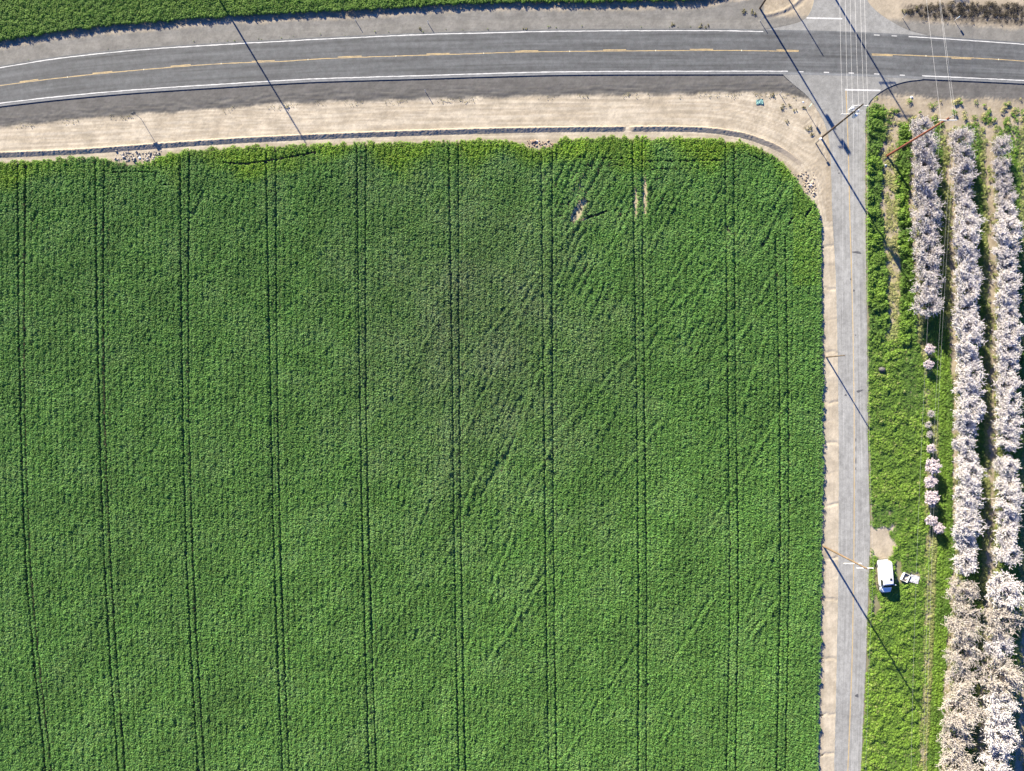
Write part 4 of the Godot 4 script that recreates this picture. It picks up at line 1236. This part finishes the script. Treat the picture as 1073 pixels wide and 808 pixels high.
# ---------------------------------------------------------------- the van
func build_van() -> void:
	var t := thing("parked_van", "white panel van with roof hatch parked on the weedy verge", "van", P(924.6, 602.5), deg_to_rad(4.5))
	var paint := mat(0.80, 0.81, 0.82, 0.28)
	paint.clearcoat_enabled = true
	paint.clearcoat = 0.6
	var glass := mat(0.02, 0.024, 0.028, 0.06)
	var rubber := mat(0.025, 0.025, 0.025, 0.85)
	var plastic := mat(0.05, 0.05, 0.055, 0.6)
	var chrome := mat(0.55, 0.56, 0.57, 0.25, 0.8)
	# stations from tail to nose: z, half width, roof height, floor height, shoulder inset
	var st := [[-2.70, 0.66, 1.84, 0.62, 0.08], [-2.66, 0.80, 1.95, 0.48, 0.10], [-2.52, 0.92, 2.06, 0.42, 0.13], [-2.3, 0.97, 2.1, 0.40, 0.13], [-1.2, 0.98, 2.13, 0.38, 0.14], [0.3, 0.98, 2.13, 0.38, 0.14], [0.95, 0.98, 2.08, 0.38, 0.15], [1.12, 0.98, 2.0, 0.38, 0.16],
		[1.75, 0.97, 1.25, 0.38, 0.12], [1.85, 0.97, 1.17, 0.38, 0.08], [2.25, 0.93, 1.08, 0.38, 0.08], [2.5, 0.84, 1.0, 0.40, 0.08], [2.64, 0.7, 0.9, 0.42, 0.06], [2.70, 0.5, 0.8, 0.46, 0.05]]
	var rings := []
	for s in st:
		var ring := []
		var hw: float = s[1]
		var top: float = s[2]
		var low: float = s[3]
		var ins: float = s[4]
		var rad := minf(0.2, (top - low) * 0.3)
		ring.append(Vector3(-hw * 0.94, low, s[0]))
		ring.append(Vector3(-hw, low + 0.1, s[0]))
		ring.append(Vector3(-hw, low + (top - low) * 0.45, s[0]))
		for k in 6:
			var a := PI / 2 * k / 5.0
			ring.append(Vector3(-(hw - ins - rad) - cos(a) * rad, top - 0.03 - rad + sin(a) * rad, s[0]))
		ring.append(Vector3(-hw * 0.35, top, s[0]))
		for k in range(ring.size() - 1, -1, -1): ring.append(Vector3(-ring[k].x, ring[k].y, ring[k].z))
		rings.append(ring)
	var body := Soup.new()
	for a in rings.size() - 1:
		var n: int = rings[a].size()
		for k in n:
			body.quad(rings[a][k], rings[a + 1][k], rings[a + 1][(k + 1) % n], rings[a][(k + 1) % n])
	for e in [0, rings.size() - 1]:
		var c := Vector3.ZERO
		for p in rings[e]: c += p / rings[e].size()
		for k in rings[e].size(): body.tri(c, rings[e][k], rings[e][(k + 1) % rings[e].size()])
	var bo := obj("body", body.mesh(), paint, t)
	var ws := Soup.new()
	ws.quad(Vector3(-0.70, 1.965, 1.165), Vector3(0.70, 1.965, 1.165), Vector3(0.84, 1.29, 1.735), Vector3(-0.84, 1.29, 1.735))
	obj("windscreen", ws.mesh(), glass, t)
	for sd in [-1.0, 1.0]:
		var w := Soup.new()
		w.quad(Vector3(sd * 0.905, 1.82, 0.35), Vector3(sd * 0.905, 1.82, 1.05), Vector3(sd * 0.985, 1.3, 1.5), Vector3(sd * 0.985, 1.3, 0.35))
		obj("door_window", w.mesh(), glass, t)
		var mr := Soup.new()
		mr.tube(Vector3(sd * 0.95, 1.28, 1.42), Vector3(sd * 1.2, 1.34, 1.4), 0.03, 0.03, 5)
		mr.box(Vector3(sd * 1.29, 1.36, 1.4), Vector3(0.26, 0.34, 0.14), Basis(Vector3.UP, sd * 0.25), Color.WHITE, 0.04)
		obj("mirror", mr.mesh(), paint if sd > 0 else plastic, t)
		for z in [-1.75, 1.72]:
			var wh := Node3D.new()
			wh.name = "wheel"
			t.add_child(wh, true)
			wh.position = Vector3(sd * 0.86, 0.36, z)
			var ty := Soup.new()
			ty.tube(Vector3(-0.12, 0, 0), Vector3(0.12, 0, 0), 0.36, 0.36, 20)
			ty.cap(Vector3(sd * 0.12, 0, 0), Vector3(1, 0, 0), 0.36, 20)
			obj("tyre", ty.mesh(), rubber, wh)
			var ri := Soup.new()
			ri.cap(Vector3(sd * 0.128, 0, 0), Vector3(1, 0, 0), 0.22, 16)
			obj("rim", ri.mesh(), chrome, wh)
		var hl := Soup.new()
		hl.box(Vector3(sd * 0.62, 0.8, 2.6), Vector3(0.3, 0.18, 0.12), Basis.IDENTITY, Color.WHITE, 0.02)
		obj("headlight", hl.mesh(), chrome, t)
		var tl := Soup.new()
		tl.box(Vector3(sd * 0.70, 1.15, -2.68), Vector3(0.12, 0.4, 0.05), Basis.IDENTITY, Color.WHITE, 0.015)
		obj("tail_light", tl.mesh(), mat(0.35, 0.02, 0.02, 0.3), t)
		var hd := Soup.new()
		hd.box(Vector3(sd * 0.99, 1.12, 0.5), Vector3(0.03, 0.05, 0.2), Basis.IDENTITY, Color.WHITE, 0.008)
		obj("door_handle", hd.mesh(), plastic, t)
	for q in [[2.66, 0.48], [-2.68, 0.5]]:
		var bp := Soup.new()
		bp.box(Vector3(0, q[1], q[0]), Vector3(1.5, 0.22, 0.2), Basis.IDENTITY, Color.WHITE, 0.04)
		obj("bumper", bp.mesh(), plastic, t)
	var gr := Soup.new()
	for k in 4: gr.box(Vector3(0, 0.68 + k * 0.055, 2.66 + 0.01 * (3 - k)), Vector3(0.9, 0.025, 0.06))
	obj("grille", gr.mesh(), plastic, t)
	var rw := Soup.new()
	rw.quad(Vector3(-0.52, 1.72, -2.708), Vector3(0.52, 1.72, -2.708), Vector3(0.56, 1.25, -2.71), Vector3(-0.56, 1.25, -2.71))
	obj("rear_window", rw.mesh(), glass, t)
	var hatch := Soup.new()
	hatch.box(Vector3(0.32, 2.155, 0.2), Vector3(0.36, 0.05, 0.36), Basis.IDENTITY, Color.WHITE, 0.015)
	obj("roof_hatch", hatch.mesh(), glass, t)
	var vent := Soup.new()
	vent.box(Vector3(-0.55, 2.13, -1.35), Vector3(0.2, 0.05, 0.62), Basis.IDENTITY, Color.WHITE, 0.015)
	obj("roof_vent", vent.mesh(), mat(0.5, 0.5, 0.5, 0.6), t)
	for x in [-0.5, -0.17, 0.17, 0.5]:
		for z in [[-2.3, -1.75], [-0.95, -0.1]]:
			var rib := Soup.new()
			rib.box(Vector3(x, 2.128, (z[0] + z[1]) / 2), Vector3(0.07, 0.024, z[1] - z[0]), Basis.IDENTITY, Color.WHITE, 0.01)
			obj("roof_rib", rib.mesh(), paint, bo)
	var wp := Soup.new()
	wp.tube(Vector3(-0.1, 1.27, 1.77), Vector3(0.3, 1.5, 1.58), 0.012, 0.01, 4)
	obj("wiper", wp.mesh(), plastic, bo)

# ---------------------------------------------------------------- small things
func build_small_things() -> void:
	# open crate and white sheet beside the van
	var c := thing("open_crate", "open white rimmed crate with dark inside standing in the weeds beside the van", "crate", P(947.8, 604.6), deg_to_rad(-25.0))
	var white := mat(0.70, 0.70, 0.68, 0.6)
	var boards := mat(0.25, 0.22, 0.19, 0.8)
	for q in [[Vector3(-0.5, 0.24, 0), Vector3(0.07, 0.52, 1.4)], [Vector3(0.5, 0.24, 0), Vector3(0.07, 0.52, 1.4)], [Vector3(0, 0.24, -0.662), Vector3(0.925, 0.52, 0.07)], [Vector3(0, 0.24, 0.662), Vector3(0.925, 0.52, 0.07)]]:
		var s := Soup.new()
		s.box(q[0], q[1], Basis.IDENTITY, Color.WHITE, 0.015)
		obj("side_panel", s.mesh(), white, c)
	var fl := Soup.new()
	fl.box(Vector3(0, 0.08, 0), Vector3(0.92, 0.05, 1.25))
	obj("floor_panel", fl.mesh(), boards, c)
	var junk := thing("junk_heap", "dark scrap heaped inside the open crate", "scrap", P(947.8, 604.6, 0.1), deg_to_rad(-25.0))
	for q in [[-0.2, -0.3, 0.36, 0.16, Color(0.22, 0.2, 0.18)], [0.18, 0.15, 0.34, 0.22, Color(0.5, 0.49, 0.47)], [-0.2, 0.35, 0.25, 0.18, Color(0.22, 0.18, 0.16)], [0.22, -0.35, 0.26, 0.14, Color(0.2, 0.2, 0.2)]]:
		var s := Soup.new()
		s.box(Vector3(q[0], q[3] / 2, q[1]), Vector3(q[2], q[3], q[2] * 0.8), Basis(Vector3.UP, q[0] * 4.0), q[4], 0.03)
		obj("scrap_piece", s.mesh(), M.plain, junk)
	var wav := fnl(91, 1.6, 2)
	var pan := grid(12, 12, func(a: int, b: int):
		var p := Vector3((a / 11.0 - 0.5) * 1.45, 0, (b / 11.0 - 0.5) * 1.3)
		p.y = 0.3 + 0.05 * wav.get_noise_2d(p.x, p.z) + 0.05 * p.x
		var k := 0.5 + 0.3 * wav.get_noise_2d(p.x * 2.0 + 9.0, p.z * 2.0)
		return [p, Color(k, k, k * 1.01)], false)
	var panel_root := thing("white_sheet", "pale crumpled panel lying on the weeds next to the open crate", "panel", P(957.4, 606.4), deg_to_rad(-14.0))
	obj("panel", pan, M.plain, panel_root)
	for q in [[-0.6, -0.4], [0.6, -0.4], [-0.6, 0.4], [0.6, 0.4]]:
		var s := Soup.new()
		s.tube(Vector3(q[0], -0.02, q[1]), Vector3(q[0], 0.28 + 0.05 * q[0], q[1]), 0.025, 0.025, 5, Color(0.3, 0.3, 0.3))
		obj("leg", s.mesh(), M.plain, panel_root)
	# delineator posts beside the main road
	var dl := []
	for q in [[372.8, 22.0, 1.1, "slim white marker post on the gravel between the green crop and main road"], [448.8, 24.8, 1.0, "slim white marker post on the gravel between the green crop and main road"],
			[446.0, 96.5, 1.1, "slim white marker post at the lower gravel edge of the main road"], [796.5, 22.4, 1.2, "slim white marker post just below the dark pole on the dirt corner"],
			[817.0, 98.4, 0.95, "slim white marker post on the dirt corner near the teal scrap"], [945.8, 19.0, 1.2, "slim white marker post in front of the burnt brush"]]:
		var t := thing("marker_post", q[3], "marker post", P(q[0], q[1]), 0.3, "marker posts by the main road")
		var s := Soup.new()
		s.box(Vector3(0, q[2] / 2 - 0.05, 0), Vector3(0.1, q[2] + 0.1, 0.03), Basis.IDENTITY, Color(0.72, 0.72, 0.7), 0.008)
		obj("post", s.mesh(), M.plain, t)
		var f := Soup.new()
		f.box(Vector3(0, q[2] - 0.12, 0), Vector3(0.085, 0.12, 0.038), Basis.IDENTITY, Color(0.8, 0.75, 0.6))
		obj("reflector", f.mesh(), M.plain, t)
		dl.append(t)
	# signs on posts, seen from behind and above
	for q in [[147.6, 124.2, 2.7, 0.7, 0.7, "grey sign on a slim post beside the dirt track", Color(0.16, 0.16, 0.17), 0.5], [844.2, 114.6, 2.1, 0.45, 0.6, "small pale teal sign on a slim post on the dirt corner", Color(0.45, 0.66, 0.64), 1.1],
			[1000.2, 21.4, 1.3, 0.35, 0.45, "small blue topped white sign in front of the burnt brush", Color(0.25, 0.4, 0.62), 0.9]]:
		var t := thing("sign_post", q[5], "sign", P(q[0], q[1]), q[7])
		var s := Soup.new()
		s.box(Vector3(0, q[2] / 2 - 0.1, 0), Vector3(0.07, q[2] + 0.2, 0.07), Basis.IDENTITY, Color(0.4, 0.4, 0.4) if q[0] < 900.0 else Color(0.75, 0.75, 0.74), 0.01)
		obj("post", s.mesh(), M.plain, t)
		var b := Soup.new()
		b.box(Vector3(0, q[2] - q[4] * 0.4, 0.055), Vector3(q[3], q[4], 0.02), Basis.IDENTITY, q[6], 0.006)
		obj("sign_board", b.mesh(), M.plain, t)
	# white guarded anchor and stub post at the foot of the transformer pole
	var g := thing("guard_post", "white capped guard post at the foot of the transformer pole", "post", P(854.6, 149.2))
	var gs := Soup.new()
	gs.tube(Vector3(0, -0.05, 0), Vector3(0, 1.95, 0), 0.05, 0.05, 8, Color(0.3, 0.28, 0.25))
	gs.tube(Vector3(0.02, -0.05, 0.12), Vector3(0.02, 1.0, 0.12), 0.09, 0.09, 10, Color(0.3, 0.28, 0.25))
	obj("post", gs.mesh(), M.plain, g)
	var gc := Soup.new()
	gc.box(Vector3(0.0, 1.9, 0.03), Vector3(0.42, 0.24, 0.3), Basis(Vector3.UP, 0.5), Color(0.8, 0.8, 0.8), 0.04)
	obj("cap", gc.mesh(), M.plain, g)
	# teal scrap and pale litter
	var ts := grid(8, 6, func(a: int, b: int):
		var p := Vector3((a / 7.0 - 0.5) * 1.15, 0, (b / 5.0 - 0.5) * 0.85 + (a / 7.0 - 0.5) * -0.15)
		p.y = 0.06 + 0.10 * wav.get_noise_2d(p.x * 1.6, p.z * 1.6) + 0.1 * a / 7.0
		return [p, Color(0.13, 0.27, 0.26) * (1.0 + 0.6 * wav.get_noise_2d(p.x * 2.0, p.z * 2.0 + 5.0))], false)
	var tm := obj("plastic_scrap", ts, M.plain)
	tm.position = P(795.8, 107.0)
	tag(tm, "crumpled teal plastic scrap lying on the dirt corner", "litter")
	var lit := [[841.8, 107.0, 0.4, "small white scrap of litter beside the pale teal sign", Color(0.8, 0.8, 0.8)], [927.6, 173.4, 0.62, "pale box lying at the foot of the rust red pole", Color(0.62, 0.66, 0.7)], [955.0, 102.0, 0.6, "white scrap of litter at the dry grass edge by the junction", Color(0.75, 0.74, 0.72)],
		[146.5, 165.6, 0.5, "white plastic bag on the rubble by the crop", Color(0.8, 0.82, 0.85)], [562.5, 148.2, 0.45, "white scrap on the rubble in the crop edge notch", Color(0.78, 0.78, 0.78)], [849.5, 194.0, 0.55, "white scrap in the washed out ditch", Color(0.8, 0.78, 0.75)], [968.6, 607.0, 0.8, "grey weathered board piece on the dry strip beyond the crate", Color(0.4, 0.37, 0.34)]]
	for q in lit:
		var s := Soup.new()
		var z: float = q[2]
		var r := RandomNumberGenerator.new()
		r.seed = int(q[0])
		var ctr := Vector3(0, z * 0.32, 0)
		var rim := []
		for k in 8:
			var t := TAU * k / 8.0
			rim.append(Vector3(cos(t) * z * r.randf_range(0.35, 0.6), z * r.randf_range(0.0, 0.15), sin(t) * z * r.randf_range(0.3, 0.5)))
		for k in 8:
			s.tri(ctr, rim[k], rim[(k + 1) % 8], q[4] * r.randf_range(0.85, 1.0))
			s.tri(Vector3(rim[k].x, -0.03, rim[k].z), rim[k], rim[(k + 1) % 8], q[4])
			s.tri(Vector3(rim[k].x, -0.03, rim[k].z), rim[(k + 1) % 8], Vector3(rim[(k + 1) % 8].x, -0.03, rim[(k + 1) % 8].z), q[4])
		var o := obj("litter_scrap", s.mesh(), M.plain)
		o.position = P(q[0], q[1])
		tag(o, q[3], "litter")
	# rubble
	for q in [[144.0, 163.5, 25.0, 5.5, 150, "pale rubble heap between the soil ridge and the crop", Color(0.42, 0.38, 0.33)], [566.0, 151.0, 15.0, 4.0, 70, "reddish rubble in the notch of the crop edge", Color(0.40, 0.28, 0.19)], [849.0, 196.0, 6.5, 10.0, 70, "clods of soil in the washed out ditch end", Color(0.40, 0.33, 0.25)], [842.0, 183.0, 12.0, 4.0, 30, "small clods at the broken end of the soil ridge", Color(0.40, 0.33, 0.25)]]:
		var s := Soup.new()
		var r := RandomNumberGenerator.new()
		r.seed = int(q[0])
		for k in q[4]:
			var z := r.randf_range(0.08, 0.38) * (1.0 if k % 4 == 0 else 0.6)
			var p := Vector3(r.randf_range(-1, 1) * q[2] / PXM, z * 0.25, r.randf_range(-1, 1) * q[3] / PXM)
			var k2 := r.randf_range(0.55, 1.35)
			s.box(p, Vector3(z, z * 0.7, z * r.randf_range(0.5, 1.0)), Basis.from_euler(Vector3(r.randf() * 0.6, r.randf() * TAU, r.randf() * 0.6)), q[6] * k2, z * 0.15)
		var o := obj("rubble", s.mesh(), M.plain)
		o.position = P(q[0], q[1])
		tag(o, q[5], "rubble", "", "stuff")
	# a rounded dark grey boulder with a groove down its middle
	var lump := fnl(95, 1.4, 2)
	var rock := grid(25, 13, func(a: int, b: int):
		var t := TAU * a / 24.0
		var e := PI / 2.0 * b / 12.0
		var n := lump.get_noise_3d(cos(t) * cos(e), sin(e), sin(t) * cos(e))
		var p := Vector3(cos(t) * cos(e) * 0.6, sin(e) * 0.72, sin(t) * cos(e) * 0.48) * (1.0 + 0.12 * n)
		p.y -= 0.07 * exp(-pow(p.x / 0.06, 2)) * sin(e)
		var k := 0.085 * (1.0 + 0.3 * n)
		return [p, Color(k, k * 0.96, k * 0.97)], false)
	var bo := obj("boulder", rock, M.plain)
	bo.position = P(923.6, 387.4, -0.02)
	tag(bo, "rounded dark grey boulder half hidden in the roadside weeds", "boulder")
